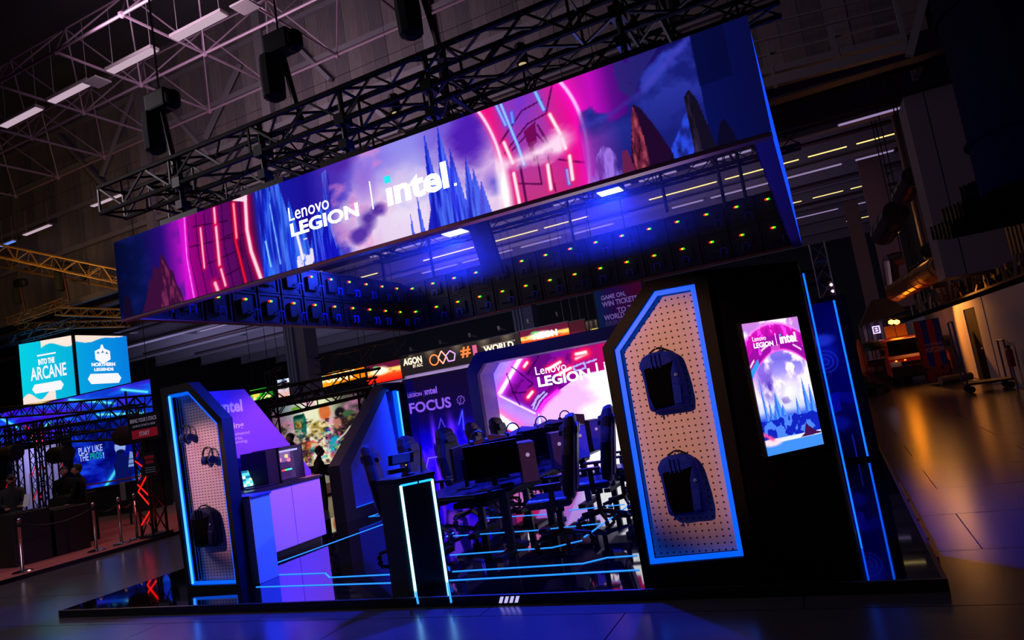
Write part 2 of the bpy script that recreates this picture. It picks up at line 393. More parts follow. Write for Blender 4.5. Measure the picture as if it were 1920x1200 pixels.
# cable trays and valves over the partition
PIPE = M('pipe_lagging', (.42, .32, .26), .45, .5)
svc = thing('cable_tray', 'cluttered tray of cables and valves running along the top of the white partition', 'cable tray', (4.6, 18, 2.6))
t = MB().box((4.3, 18, 2.62), (5.2, 46, 2.68))
t.build('tray', BLACK, svc)
t = MB()
for i in range(90):
    y = 18.2 + random.random() * 26; h = random.uniform(.15, .6 if y < 25 else 1.1); x = random.uniform(4.35, 5.1)
    t.tube((x, y, 2.68), (x + random.uniform(-.1, .1), y + random.uniform(-.2, .2), 2.68 + h), random.uniform(.03, .09), 6)
    if i % 3 == 0: t.box((x - .12, y - .12, 2.9), (x + .12, y + .14, 2.9 + h * .5))
tag(t.build('valve_clutter', PIPE, svc), kind='stuff')
# hanging white ventilation box
p0, p1, p2 = at(1693, 183, y=22), at(1770, 163, y=22), at(1776, 521, y=22)
vb = thing('ventilation_box', 'tall pale box duct hanging on the right above the partition door', 'duct', ((p0.x + p1.x) / 2, 22, p2.z))
VBX = M('box_duct', (.42, .36, .42), .6, 0, .1)
mid = (p0.x + p1.x) / 2
MB().box((p0.x, 22, p2.z), (mid - .015, 23.4, p0.z)).build('panel', VBX, vb); MB().box((mid + .015, 22.0, p2.z), (p1.x + .55, 23.4, p0.z)).build('panel', VBX, vb)
# second pale upright duct with grooves
p0, p1 = at(1800, 120, y=17.5), at(1880, 300, y=17.5)
gd = thing('grooved_duct', 'grooved upright duct behind the dark round pipe, upper right', 'duct', (p0.x, 17.5, p1.z))
for i in range(3):
    x = at(1805, 180, y=17.5).x + i * .22
    MB().box((x, 17.5, at(1880, 290, y=17.5).z), (x + .2, 17.9, at(1810, 110, y=17.5).z)).build('panel', VBX, gd)
DUCT = M('navy_duct', (.055, .05, .075), .8, 0, spec=.1)
def duct(name, label, pts, r, m, n=18, ribs=0, caps=0):
    o = thing(name, label, 'duct', pts[0]); b = MB()
    for a, c in zip(pts[:-1], pts[1:]): b.tube(a, c, r, n)
    for a in pts[1:-1]: b.lathe([(r * .2, -r), (r * .8, -r * .6), (r * 1.0, 0), (r * .8, r * .6), (r * .2, r)], a, n)
    b.build('duct_run', m, o, smooth=False)
    if not caps and pts[0][2] < 16 and name != 'amber_pipe':
        q_ = pts[0]; MB().tube(q_, (q_[0], q_[1], 11.25 if q_[1] > 22.4 else 20.5), .02, 5).build('hanger_rod', BLACK, o)
    if ribs:
        for a, d in zip(pts[:-1], pts[1:]):
            a, d = Vector(a), Vector(d); L = (d - a).length; e = (d - a).normalized(); k = max(1, int(L / ribs))
            for i in range(1, k + 1): q = a + e * (i * L / (k + .5)); MB().tube(q - e * .025, q + e * .025, r * 1.05, n).build('seam_band', m, o)
    if caps:
        a, d = Vector(pts[0]), Vector(pts[1]); e = (d - a).normalized(); c = MB()
        for i in range(5): c.tube(a - e * (.03 + i * .07), a - e * (.08 + i * .07), r * (1.0 - .07 * i), n)
        c.build('cap', BLACK, o)
    return o
duct('round_duct', 'huge dark navy round duct bending down in the upper right corner', [at(1880, -120, y=11), at(1935, 40, y=11), at(2010, 330, y=11)], 1.0, DUCT, 28, 1.2)
for i, (px, py, lb) in enumerate(((1893, 318, 'topmost of the four dark flexible pipes at the right edge'), (1842, 358, 'second dark flexible pipe from the top at the right edge'),
                                  (1806, 398, 'third dark flexible pipe from the top, right edge'), (1782, 430, 'lowest of the four dark flexible pipes at the right edge'))):
    a = at(px, py, y=15 + i * .8); duct('flexible_pipe', lb, [a, (5.75, a.y - .3, a.z)], .27 - .02 * i, DUCT, 16, .5, 1)
SILV = M('spiral_steel', (.50, .42, .46), .28, .95, .1)
duct('steel_duct', 'shiny steel duct pipe slanting left of the pale box duct', [at(1712, 330, y=26), at(1692, 368, y=27.5)], .35, SILV, 18, .6)
duct('steel_duct', 'shiny steel duct with violet highlight slanting below the upper duct', [at(1680, 398, y=29), at(1655, 440, y=31)], .46, SILV, 18, .8)
duct('elbow_duct', 'elbow duct with foil sleeve turning down onto the amber pipe', [at(1692, 482, y=30), at(1668, 490, y=30), at(1674, 535, y=30)], .27, SILV, 18, .3)
duct('amber_pipe', 'thick insulated pipe glowing amber above the valves', [at(1680, 548, y=30), at(1745, 510, y=25), at(1772, 494, y=23.9)], .36, M('insulated_pipe', (.62, .40, .20), .3, .7), 18, .9)
duct('flange_pipe', 'short dark flanged pipe above the amber pipe', [at(1738, 470, y=26), at(1762, 462, y=25)], .22, BLACK, 14, .15)
duct('flange_pipe', 'small dark pipe stub left of the amber pipe highlight', [at(1715, 508, y=28), at(1735, 498, y=27)], .2, BLACK, 14, .15)
# catwalk with railing, upper right
cw = thing('catwalk', 'grey steel catwalk with railing under the cladding, right of the banner', 'catwalk', (0, 20.5, 9.4))
def pbar(mb, a, b, y, w=.05): p, q = at(*a, y=y), at(*b, y=y); mb.tube(p, q, w, 4); return mb
for a, b, w in (((1432, 160), (1700, 88), .16), ((1425, 138), (1695, 70), .13)): pbar(MB(), a, b, 20.5, w).build('deck_beam', GIRT, cw)
for a, b, w in (((1410, 80), (1672, 15), .04), ((1418, 108), (1682, 40), .04), ((1402, 52), (1660, -10), .03)): pbar(MB(), a, b, 20.5, w).build('rail', GIRT, cw)
for a, b in (((1436, 80), (1455, 165)), ((1556, 48), (1578, 130)), ((1672, -20), (1703, 100))): pbar(MB(), a, b, 20.45, .07).build('post', GIRT, cw)
pbar(MB(), (1735, -10), (1705, 105), 20.4, .14).build('brace', GIRT, cw)
# lights -------------------------------------------------------------
LT = E('strip_lens', (.93, .80, .88), .62); LTB = E('strip_lens_cool', (.45, .60, 1.0), .8); LTY = E('tube_warm', (1.0, .86, .52), 1.5); LTW = E('tube_cool', (.72, .62, .85), .6)
FIX = M('light_housing', (.55, .50, .52), .5)
def strip(label, group, x0, x1, y, z, m, w=.13, h=.07):
    o = thing('strip_light', label, 'light', ((x0 + x1) / 2, y, z), group)
    for xh in (x0 + .2, x1 - .2): MB().tube((xh, y, z + h), (xh, y, 11.25 if z < 11 else 15.0 if z < 14.7 else 17.1), .012, 4).build('hanger', FIX, o)
    MB().box((x0, y - w, z), (x1, y + w, z + h)).build('housing', FIX, o); MB().box((x0 + .04, y - w * .8, z - .03), (x1 - .04, y + w * .8, z)).build('lens', m, o); return o
order = ['leftmost', 'second', 'third', 'rightmost']
for i, (a, b) in enumerate((((5, 240), (75, 203)), ((95, 190), (170, 152)), ((205, 133), (290, 87)), ((325, 68), (420, 18)))):
    p, q = at(*a, y=15.3), at(*b, y=15.3); z = 14.8
    strip(order[i] + ' strip light of the upper row under the roof grid, top left', 'upper strip lights', p.x, q.x, 15.3, z, LT, .17, .1)
for (a, b, l) in (((172, 387), (230, 363), 'strip light half hidden behind the left end of the black truss'), ((45, 441), (95, 420), 'strip light low at the far left below the roof grid'), ((0, 462), (28, 450), 'bluish strip light at the left picture edge under the roof')):
    p, q = at(*a, y=21.2), at(*b, y=21.2); strip(l, 'far strip lights', p.x, q.x, 21.2, p.z, LTB if 'bluish' in l else LT, .12)
for (px, py, l) in ((460, 14, 'flat pale lamp plate beyond the last strip light, top'), (182, 155, 'small pale lamp plate between two strip lights')):
    p = at(px, py, y=15.3); o = thing('lamp_plate', l, 'light', p); MB().box((p.x - .35, 15.0, p.z), (p.x + .35, 15.6, p.z + .06)).build('plate', FIX, o, bevel=.02)
NTH = ['first', 'second', 'third', 'fourth', 'fifth', 'sixth', 'seventh', 'eighth', 'ninth', 'tenth', 'eleventh', 'twelfth']
ROWS = [('first', 27.6, 9.62, LTW), ('second', 32.0, 9.9, LTY), ('third', 34.2, 9.75, LTW), ('fourth', 41.0, 9.9, LTY), ('fifth', 46.0, 9.9, LTW), ('sixth', 51.5, 9.9, LTY)]
for r, (nm, y, z, m) in enumerate(ROWS):
    x = 4.2
    k = 0
    while x > -30 - 3 * r and k < 12:
        L = random.choice((1.6, 2.4, 3.2)); 
        strip('tube light in the %s rear row seen below the banner ring, %s from the right' % (nm, NTH[k]), nm + ' row of rear tube lights', x - L, x, y, z, m, .05 if m == LTY else .12, .05); x -= L + random.choice((.3, .5, 3.0)); k += 1
# hall columns
COLM = M('column_blue', (.20, .22, .36), .5)
def column(label, a, b, y):
    p, q = at(*a, y=y), at(*b, y=y); c = struct(MB().box((p.x, y, 0), (q.x, y + .9, 10.9)).build('trim_1', COLM)); c['label'] = label
    for k in range(3):
        x = p.x + (q.x - p.x) * (.12 + .16 * k); MB().tube((x, y - .1, 0), (x, y - .1, 10.9), .09, 8).build('downpipe', COLM, c)
    return c
column('hall column with three downpipes behind the stand', (540, 680), (576, 680), 26)
column('slim hall column right of centre', (962, 600), (1000, 600), 40)
column('slim far hall column near the ticket banner', (1140, 590), (1158, 590), 44)
# ================================================================ THE STAND
MIRROR = M('black_mirror_floor', (.012, .012, .018), .035, 0, .3, 2.0, .012)
MIRROR.node_tree.nodes['Principled BSDF'].inputs['IOR'].default_value = 2.3
X0, X1, Y0, Y1, ZF = -8.9, .37, 5.42, 12.9, .08
pf = thing('platform', 'low black mirror-gloss platform the whole stand is built on', 'platform', ((X0 + X1) / 2, (Y0 + Y1) / 2, 0))
MB().box((X0 + .02, Y0 + .02, 0), (X1 - .02, Y1, ZF - .012)).build('plinth', JET, pf)
for i in range(4):
    for j in range(3):
        xa, xb = X0 + (X1 - X0) * i / 4, X0 + (X1 - X0) * (i + 1) / 4; ya, yb = Y0 + (Y1 - Y0) * j / 3, Y0 + (Y1 - Y0) * (j + 1) / 3
        MB().box((xa + .001, ya + .001, ZF - .012), (xb - .001, yb - .001, ZF)).build('floor_panel', MIRROR, pf)
MB().box((X0, Y0 - .03, 0), (X1, Y0, ZF + .004)).build('edge_trim', JET, pf)
MB().box((X1, Y0 - .03, 0), (X1 + .03, Y1, ZF + .004)).build('edge_trim', JET, pf)
for i in range(4):
    ya_, yb_ = at(1682 + i * 18, 912 + i * 37, z=.03).y, at(1698 + i * 18, 944 + i * 37, z=.03).y
    MB().box((X1 + .03, min(ya_, yb_), .005), (X1 + .05, max(ya_, yb_), .07)).build('copper_edge_strip', M('copper_strip', (.60, .24, .08), .4, .6), pf)
# logo of slanted bars on the front edge
lg = MB(); p = at(953, 1132, y=Y0 - .035)
for i in range(4):
    x = p.x - .09 + i * .05; lg.prism([(x, Y0 - .034, .018), (x + .03, Y0 - .034, .018), (x + .055, Y0 - .034, .07), (x + .025, Y0 - .034, .07)], (0, .003, 0))
lg.build('bar_logo', E('logo_glow', (.75, .72, 1), 1.1), pf)
# LED lines let into the floor, plus drawn mirror streaks of the kiosk tubes
def floor_led(pts, w=.009):
    b = MB(); P = [at(px, py, z=ZF) for px, py in pts]
    for a, c in zip(P[:-1], P[1:]):
        d = (c - a).normalized(); nrm = Vector((-d.y, d.x, 0)) * w
        a2, c2 = a - d * w, c + d * w
        b.prism([a2 + nrm, a2 - nrm, c2 - nrm, c2 + nrm], (0, 0, .006))
    return b.build('floor_glow_line', LED2, pf)
LED2 = E('led_floor', (.12, .50, 1.0), 1.9)
for pts in ([(482, 1101), (745, 1093)], [(520, 1078), (610, 1075), (618, 1083), (742, 1077)], [(518, 1056), (727, 980)], [(692, 969), (725, 958)], [(692, 969), (725, 966)],
            [(838, 1089), (1197, 1069)], [(850, 1072), (1093, 1057), (1138, 1046), (1193, 1042)], [(845, 1041), (1035, 1027), (1090, 1014)], [(1096, 1007), (1148, 970)], [(1156, 963), (1178, 949)],
            [(838, 1006), (1000, 995), (1125, 982)], [(838, 1006), (850, 999)], [(905, 972), (1050, 963)], [(1068, 957), (1170, 946)],
            [(1567, 847), (1604, 843), (1609, 857)], [(780, 1112), (784, 1132)], [(840, 1094), (846, 1130)]):  # last two are the kiosk tubes' reflections, drawn as glowing strips
    floor_led(pts)
# ---- peg board portals -----------------------------------------------------
PEG1 = peg_mat('pegboard_warm', (.88, .80, .78), .051, .051, .0075)
PEG2 = peg_mat('pegboard_slotted', (.86, .76, .80), .05, .034, .0048, True)
def portal(name, label, y, outer_px, inner_px, depth, peg, ledm, fm=JET):
    """upright cabinet: front outline from the photo, a thick black frame, glowing groove, recessed pegboard"""
    O = [at(px, py, y=y) for px, py in outer_px]; I = [at(px, py, y=y) for px, py in inner_px]
    zb = ZF
    O = [Vector((p.x, y, max(zb, p.z))) for p in O]; I = [Vector((p.x, y, p.z)) for p in I]
    t = thing(name, label, 'display wall', ((O[0].x + O[-1].x) / 2, y, zb))
    MB().frame(O, I, (0, depth, 0)).build('frame', fm, t)
    c = sum(I, Vector()) / len(I)
    def shrink(P, d):
        out = []
        n = len(P)
        for i in range(n):
            a, b, e = P[i - 1], P[i], P[(i + 1) % n]; d1 = (b - a).normalized(); d2 = (e - b).normalized()
            n1 = Vector((-d1.z, 0, d1.x)); n2 = Vector((-d2.z, 0, d2.x))
            if n1.dot(c - b) < 0: n1, n2 = -n1, -n2
            k = 1 + n1.dot(n2); out.append(b + (n1 + n2) * (d / max(.3, k)))
        return out
    I1 = shrink(I, .004); I2 = shrink(I, .042)
    MB().frame([p + Vector((0, .028, 0)) for p in I1], [p + Vector((0, .028, 0)) for p in I2], (0, .02, 0)).build('glowing_border', ledm, t)
    I3 = shrink(I, .036)
    MB().prism([p + Vector((0, .10, 0)) for p in I3], (0, .02, 0)).build('pegboard', peg, t)
    MB().prism([p + Vector((0, depth - .02, 0)) for p in shrink(O, .02)], (0, .02, 0)).build('back_board', JET, t)
    return t, O, I
rp, RO, RI = portal('pegboard_portal', 'black five-sided display portal at right with pegboard and two hanging backpacks', 5.5,
    [(1212, 1118), (1129, 652), (1212, 528), (1322, 505), (1427, 1098)], [(1217, 1061), (1150, 656), (1225, 545), (1302, 531), (1395, 1045)], .62, PEG1, LEDG, M('frame_brown_black', (.030, .022, .022), .6, spec=.15))
lp, LO, LI = portal('pegboard_portal', 'narrow black display portal at left with pegboard, two headsets and a backpack', 5.95,
    [(352, 1118), (300, 729), (352, 717), (415, 785), (453, 1114)], [(356, 1099), (311, 741), (351, 733), (407, 793), (443, 1096)], .165, PEG2, LEDG)
MB().tube(LI[1] + Vector((.03, .02, -.02)), LI[0] + Vector((.03, .02, .02)), .014, 8).build('led_tube', LED, lp)
# 45 degree wall with the portrait screen
a = Vector((RO[4].x, 5.5, ZF)); b_ = Vector((-.125, 6.16, ZF)); d = (b_ - a).normalized(); nrm = Vector((d.y, -d.x, 0))
h1 = RO[3].z; h2 = at(1490, 490, y=b_.y).z
aw = thing('angled_wall', 'plain black wall angled back beside the right pegboard portal', 'wall', (a + b_) / 2)
MB().add([a, b_, b_ - nrm * .12, a - nrm * .12 + Vector((0, .03, 0))] + [p + Vector((0, 0, h)) for p, h in ((a, h1 - ZF), (b_, h2 - ZF), (b_ - nrm * .12, h2 - ZF), (a - nrm * .12 + Vector((0, .03, 0)), h1 - ZF))],
         [(0, 1, 2, 3), (4, 5, 6, 7), (0, 1, 5, 4), (1, 2, 6, 5), (2, 3, 7, 6), (3, 0, 4, 7)]).build('wall_sheet', M('navy_black', (.016, .016, .05), .7, spec=.2), aw)
MB().box((b_.x, b_.y, ZF), (b_.x + .02, b_.y + .6, h2)).build('return_panel', JET, aw)
LEDN = E('led_deep', (.04, .34, 1.0), 2.6)
MB().tube((b_.x + .045, b_.y + .12, ZF), (b_.x + .045, b_.y + .12, h2 - .1), .0075, 6).build('led_tube', LEDN, aw)
def onw(px, py):         # point of the angled wall plane seen at a pixel
    r = ray(px, py); t = (a - CAM).dot(nrm) / r.dot(nrm); return CAM + r * t
sTL, sTR, sBR, sBL = onw(1385, 609), onw(1490, 595), onw(1534, 833), onw(1431, 856)
sc = thing('portrait_screen', 'upright screen showing a floating castle under a pink ring, on the black angled wall', 'screen', (sBL + sBR) / 2)
sw = ((sTR - sTL).dot(d) + (sBR - sBL).dot(d)) / 2; sh = ((sTL.z - sBL.z) + (sTR.z - sBR.z)) / 2; o = (sBL + (sTL - Vector((0, 0, sh)))) / 2; o = Vector((o.x, o.y, (sBL.z + sBR.z) / 2 ))
o = o + nrm * .045
MB().rbox(o + d * sw / 2 + ZD * sh / 2 - nrm * .025, d, nrm, ZD, sw / 2 + .012, .02, sh / 2 + .012).build('bezel', DARKP, sc)
A = Art(150, 330, 3); n1 = A.fbm(5, 9, 5, 3); n2 = A.fbm(9, 12, 5, 4)
A.grad([(0, (.25, .55, .95)), (.06, (.05, .15, .65)), (.25, (.10, .25, .85)), (.32, (.75, .80, 1)), (.5, (.80, .72, .98)), (.7, (.45, .40, .88)), (.8, (.62, .50, .92)), (1, (.80, .50, .85))], 'v')
A.mix(np.clip((n1 - .48) * 7, 0, 1) * np.clip((A.V - .3) * 8, 0, 1), (1, .93, 1))
A.mix(A.blob(.30, .50, .3, .14, 1.6) * np.clip((n2 - .35) * 4, 0, 1), (.32, .22, .72)); A.mix(A.blob(.5, .38, .12, .035) * (n2 > .42), (.35, .25, .7))
A.mix(A.blob(.12, .6, .3, .12, 2) * .7, (.5, .3, .85)); A.mix(A.blob(.6, .44, .35, .16, 2) * .8, (1, 1, 1))
for cu, bs, tp, w, ln in ((.12, .25, .58, .03, -.02), (.2, .25, .42, .03, 0), (.36, .2, .46, .10, -.04), (.42, .22, .36, .08, 0), (.68, .25, .40, .04, 0), (.86, .24, .54, .06, -.02), (.95, .25, .48, .06, 0), (.28, .22, .36, .05, 0)):
    A.spire(cu, bs, tp, w, (.18, .42, .92), ln, (.45, .72, 1))
ridge = .22 + .07 * A.fbm(7, 1, 4, 9); A.mix((A.V < ridge) * (A.V > .1), (.06, .13, .72)); A.mix(((A.V < ridge) & (n2 > .55) & (A.V > .1)) * .8, (.35, .6, 1))
A.mix((A.V < .105) * 1.0, (.25, .55, .95)); A.mix(((A.V < .115) & (A.V > .085)) * .9, (.95, .95, 1)); A.mix(A.blob(.12, .09, .22, .035) , (1, .85, .9))
A.mix(A.poly([(.62, .085), (.70, .11), (.76, .19), (.80, .16), (.92, .11), (1, .1), (1, .09)]), (.25, .06, .3)); A.glow([(0, .16), (.14, .115)], .004, (1, .3, .6), (1, .2, .5))
vo = .975 - .10 * ((A.U - .5) / .5) ** 2; vi = .765 - .15 * ((A.U - .56) / .5) ** 2; band = (A.V < vo) & (A.V > vi); tt = (A.V - vi) / (vo - vi)
A.mix(band * 1.0, (.60, .05, .62)); A.mix(band * (tt > .55) * np.clip((n2 - .25) * 3, 0, 1), (.80, .06, .68)); A.mix(np.exp(-((A.V - vi) / .008) ** 2), (1, .35, .9)); A.mix(np.exp(-((A.V - vo) / .010) ** 2), (.95, .5, .95))
A.mix(band * (np.abs(tt - .30) < .035) * (np.sin(A.U * 22 + 1) > .1) * ((A.U < .42) | (A.U > .7)), (1, .80, .95)); A.mix(band * (tt < .2) * (A.U < .16) * .9, (.15, .65, .95)); A.add(band * (n2 > .68) * .3, (1, .6, 1)); A.mix(band * (np.abs(tt - .12) < .08) * (abs(A.U - .5) < .08) * .5, (.95, .5, .9))
A.screen('display', sc, o + nrm * .001, d, ZD, sw, sh, art_mat('portrait_display', 1.15))
TW = E('logo_white', (1, .97, 1), 1.6); TC = E('logo_cyan', (.10, .90, .92), 1.1)
def logos(par, o, u, v, k, lw=TW):
    """maker's word marks: k = width of the whole row"""
    o = Vector(o); u = Vector(u); v = Vector(v)
    text('Lenovo', o + v * .125 * k, u, v, .30 * k, .085 * k, lw, par); text('LEGION', o, u, v, .44 * k, .095 * k, lw, par, bold=.03)
    w = u.cross(v) * .004
    MB().prism([o + u * .512 * k + v * -.01 * k + w, o + u * .520 * k + v * -.01 * k + w, o + u * .520 * k + v * .22 * k + w, o + u * .512 * k + v * .22 * k + w], w * .3).build('divider', lw, par)
    intel(par, o + u * .60 * k + v * .01 * k, u, v, .40 * k, lw)
def intel(par, o, u, v, k, lw=TW):
    o = Vector(o); u = Vector(u); v = Vector(v); text('\u0131ntel', o, u, v, .93 * k, .46 * k, lw, par, bold=.035, space=.97)
    w = u.cross(v) * .0045; q = o + v * .36 * k + u * .005 * k; e = .085 * k
    MB().prism([q + w, q + u * e + w, q + u * e + v * e + w, q + v * e + w], w * .3).build('square_dot', TC, par)
    q = o + u * .965 * k; e = .03 * k
    MB().prism([q + w, q + u * e + w, q + u * e + v * e + w, q + v * e + w], w * .3).build('full_stop', lw, par)
pL, pR = onw(1405, 650), onw(1487, 640); kk = (pR - pL).dot(d); logos(sc, o + d * ((pL - o).dot(d)) + ZD * (onw(1407, 655).z - o.z) + nrm * .003, d, ZD, kk)
# ---- back right art wall ------------------------------------------------------
yb = 10.95
bw = thing('art_wall', 'tall dark blue printed wall with faint hardware collage, far right of the platform', 'display wall', (-.4, yb, ZF))
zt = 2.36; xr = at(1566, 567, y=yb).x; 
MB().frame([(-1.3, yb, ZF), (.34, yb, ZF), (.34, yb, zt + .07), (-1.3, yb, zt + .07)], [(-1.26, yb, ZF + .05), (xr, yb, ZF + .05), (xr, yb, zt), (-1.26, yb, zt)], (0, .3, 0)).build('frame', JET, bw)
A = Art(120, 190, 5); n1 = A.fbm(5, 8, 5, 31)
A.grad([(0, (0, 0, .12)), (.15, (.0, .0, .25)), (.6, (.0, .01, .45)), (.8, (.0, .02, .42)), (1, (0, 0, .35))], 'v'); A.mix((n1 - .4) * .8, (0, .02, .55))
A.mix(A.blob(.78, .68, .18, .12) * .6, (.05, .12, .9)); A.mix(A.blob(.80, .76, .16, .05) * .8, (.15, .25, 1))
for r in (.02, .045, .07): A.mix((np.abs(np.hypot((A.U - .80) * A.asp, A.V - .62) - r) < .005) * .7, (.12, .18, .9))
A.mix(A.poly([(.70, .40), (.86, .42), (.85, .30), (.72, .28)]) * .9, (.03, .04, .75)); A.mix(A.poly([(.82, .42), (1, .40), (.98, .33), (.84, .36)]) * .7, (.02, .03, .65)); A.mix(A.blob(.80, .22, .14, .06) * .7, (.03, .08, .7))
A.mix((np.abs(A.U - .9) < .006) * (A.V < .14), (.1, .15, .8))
A.screen('glowing_print', bw, (-1.26, yb + .02, ZF + .05), XD, ZD, xr + 1.26, zt - ZF - .05, art_mat('art_glow', .62))  # print emits in place of light falling on the wall
MB().tube((xr - .012, yb - .01, ZF + .05), (xr - .012, yb - .01, zt), .013, 8).build('led_tube', LEDN, bw)
# ---- left wall with intel lettering, along the platform's left side ------------
xl = -8.0
iw = thing('slanted_logo_wall', 'lilac wall with slanted edge carrying large white lettering behind the cabinet', 'display wall', (xl, 7.2, ZF))
LIL = M('lilac_print', (.52, .34, .86), .6, 0, .04, 3)
P = [(6.85, ZF), (9.06, ZF), (9.0, 1.10), (at(458, 730, x=xl).y, 2.5), (6.85, 2.5)]
MB().prism([(xl, y, z) for y, z in P], (-.22, 0, 0)).build('panel', LIL, iw)
u = YD; v = ZD
LWH = M('white_vinyl_glow', (.92, .88, 1), .5, 0, .02); LWH.node_tree.nodes['Principled BSDF'].inputs['Emission Color'].default_value = (.6, .5, 1, 1); LWH.node_tree.nodes['Principled BSDF'].inputs['Emission Strength'].default_value = .12  # vinyl letters given a faint violet glow of their own
def onx_(px, py): p = at(px, py, x=xl); return p
q0, q1 = onx_(415, 775), onx_(456, 770)
def left_text(s, a, b, c, bold=0, name='lettering'):
    """a lower left pixel, b lower right pixel, c upper left pixel; the wall faces +x so it reads towards +y"""
    A_, B_, C_ = onx_(*a), onx_(*b), onx_(*c); return text(s, (xl + .001, A_.y, (A_.z + B_.z) / 2), u, v, B_.y - A_.y, C_.z - A_.z, LWH, iw, name, bold, lift=.003)
left_text('\u0131ntel', (414, 776), (455, 771), (413, 752), .035)
left_text('Gaming', (403, 810), (458, 806), (401, 795), .02); left_text('easy way to advanced', (402, 822), (468, 817), (401, 814)); left_text('esports,', (420, 829), (456, 826), (420, 822)); left_text('PC gaming', (418, 836), (464, 832), (418, 828))
# white base cabinets along the left wall
cab = thing('white_cabinet', 'long white base cabinet with dark worktop along the left wall, lit lilac', 'cabinet', (-7.6, 7.4, ZF))
PUR = M('cabinet_front', (.74, .66, .88), .5, 0, .03)
ys = [6.38, 7.38, at(545, 903, x=-7.3).y, 8.40]
MB().box((-7.95, 6.85, ZF + .09), (-7.32, 8.38, 1.02)).build('carcass', WHITE, cab)
for y0_, y1_ in ((6.85, 6.95), (6.955, ys[2] - .004), (ys[2] + .004, 8.38)): MB().box((-7.32, y0_, ZF + .09), (-7.30, y1_, 1.02)).build('door', PUR, cab, bevel=.002)
MB().box((-7.9, 6.86, ZF), (-7.38, 8.34, ZF + .09)).build('kick_plate', DARKP, cab)
MB().box((-7.97, 6.84, 1.02), (-7.27, 8.42, 1.055)).build('worktop', M('worktop_dark', (.10, .07, .12), .3), cab, bevel=.004)
MB().box((-7.5, 8.05, 1.056), (-7.28, 8.38, 1.062)).build('paper_slip', M('amber_paper', (.8, .6, .3), .7), cab)
pd = thing('white_plinth', 'white box plinth lit deep blue in front of the cabinet', 'plinth', (-6.8, 6.2, ZF))
MB().box((-7.22, 6.13, ZF), (-6.40, 6.44, 1.06)).build('body', WHITE, pd, bevel=.004); MB().box((-7.23, 6.125, 1.06), (-6.38, 6.45, 1.085)).build('top', M('plinth_top', (.35, .35, .45), .4), pd, bevel=.003)
# ---- blue panel with slanted edge, further back on the left side ---------------
bp = thing('slanted_blue_panel', 'black slant-topped frame around a glowing blue panel, left rear of the platform', 'display wall', (xl, 10.6, ZF))
oy = [(9.72, ZF), (9.72, 1.06), (11.36, 2.42), (12.0, 2.42), (12.0, ZF)]; iy = [(10.02, .26), (10.02, 1.0), (11.40, 2.26), (11.82, 2.26), (11.82, .26)]
MB().frame([(xl, y, z) for y, z in oy], [(xl, y, z) for y, z in iy], (-.25, 0, 0)).build('frame', JET, bp)
MB().prism([(xl - .10, y, z) for y, z in iy], (-.02, 0, 0)).build('inner_panel', M('blue_fabric', (.35, .38, .85), .7), bp)
MB().box((xl - .09, 11.74, .26), (xl - .02, 11.80, 2.26)).build('glow_channel', LEDG, bp)
MB().tube((xl - .01, 11.80, .28), (xl - .01, 11.80, 2.24), .018, 8).build('led_tube', LED, bp); MB().box((xl - .06, 10.04, .262), (xl - .03, 11.7, .275)).build('led_strip', LEDG, bp)
area((xl + .05, 11.6, 1.4), (xl - .1, 10.8, 1.3), .25, (.02, .10, 1), 9, 1.8)
# ---- rear wall: FOCUS print wall and the big screen portal -----------------------
yf = 12.0
fw = thing('focus_wall', 'tall dark blue printed wall reading FOCUS with an armoured figure in mist', 'display wall', (-7.25, yf, ZF))
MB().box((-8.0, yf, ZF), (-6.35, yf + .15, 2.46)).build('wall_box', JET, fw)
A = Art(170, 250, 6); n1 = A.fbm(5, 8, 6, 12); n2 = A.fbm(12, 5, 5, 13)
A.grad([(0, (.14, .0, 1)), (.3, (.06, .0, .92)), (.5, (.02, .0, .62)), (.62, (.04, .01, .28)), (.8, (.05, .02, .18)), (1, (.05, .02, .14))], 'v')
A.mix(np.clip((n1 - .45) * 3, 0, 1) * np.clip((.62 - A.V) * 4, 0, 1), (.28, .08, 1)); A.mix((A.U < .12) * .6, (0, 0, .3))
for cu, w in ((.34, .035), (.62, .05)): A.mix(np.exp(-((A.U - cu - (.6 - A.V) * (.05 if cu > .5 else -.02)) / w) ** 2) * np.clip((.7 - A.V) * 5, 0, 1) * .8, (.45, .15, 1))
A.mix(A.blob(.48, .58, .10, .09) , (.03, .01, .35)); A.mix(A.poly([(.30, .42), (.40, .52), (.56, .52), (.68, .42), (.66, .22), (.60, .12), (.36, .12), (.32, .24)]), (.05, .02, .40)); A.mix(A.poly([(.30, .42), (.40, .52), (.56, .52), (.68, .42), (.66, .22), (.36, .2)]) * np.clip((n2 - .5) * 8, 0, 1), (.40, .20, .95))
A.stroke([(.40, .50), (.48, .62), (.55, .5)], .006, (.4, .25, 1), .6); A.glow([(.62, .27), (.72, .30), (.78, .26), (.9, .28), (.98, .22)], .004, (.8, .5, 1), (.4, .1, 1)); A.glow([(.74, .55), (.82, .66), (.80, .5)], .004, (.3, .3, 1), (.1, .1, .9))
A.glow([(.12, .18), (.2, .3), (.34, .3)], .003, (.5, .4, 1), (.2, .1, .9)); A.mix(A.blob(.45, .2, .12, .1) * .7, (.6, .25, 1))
A.screen('glowing_print', fw, (-7.93, yf - .012, ZF + .05), XD, ZD, 1.5, 2.3, art_mat('focus_glow', 1.5))  # printed wall; its glow stands in for blue light falling on it
TF = E('focus_letters', (.55, .35, .95), .95); TL = E('focus_small', (.22, .16, .85), .9)
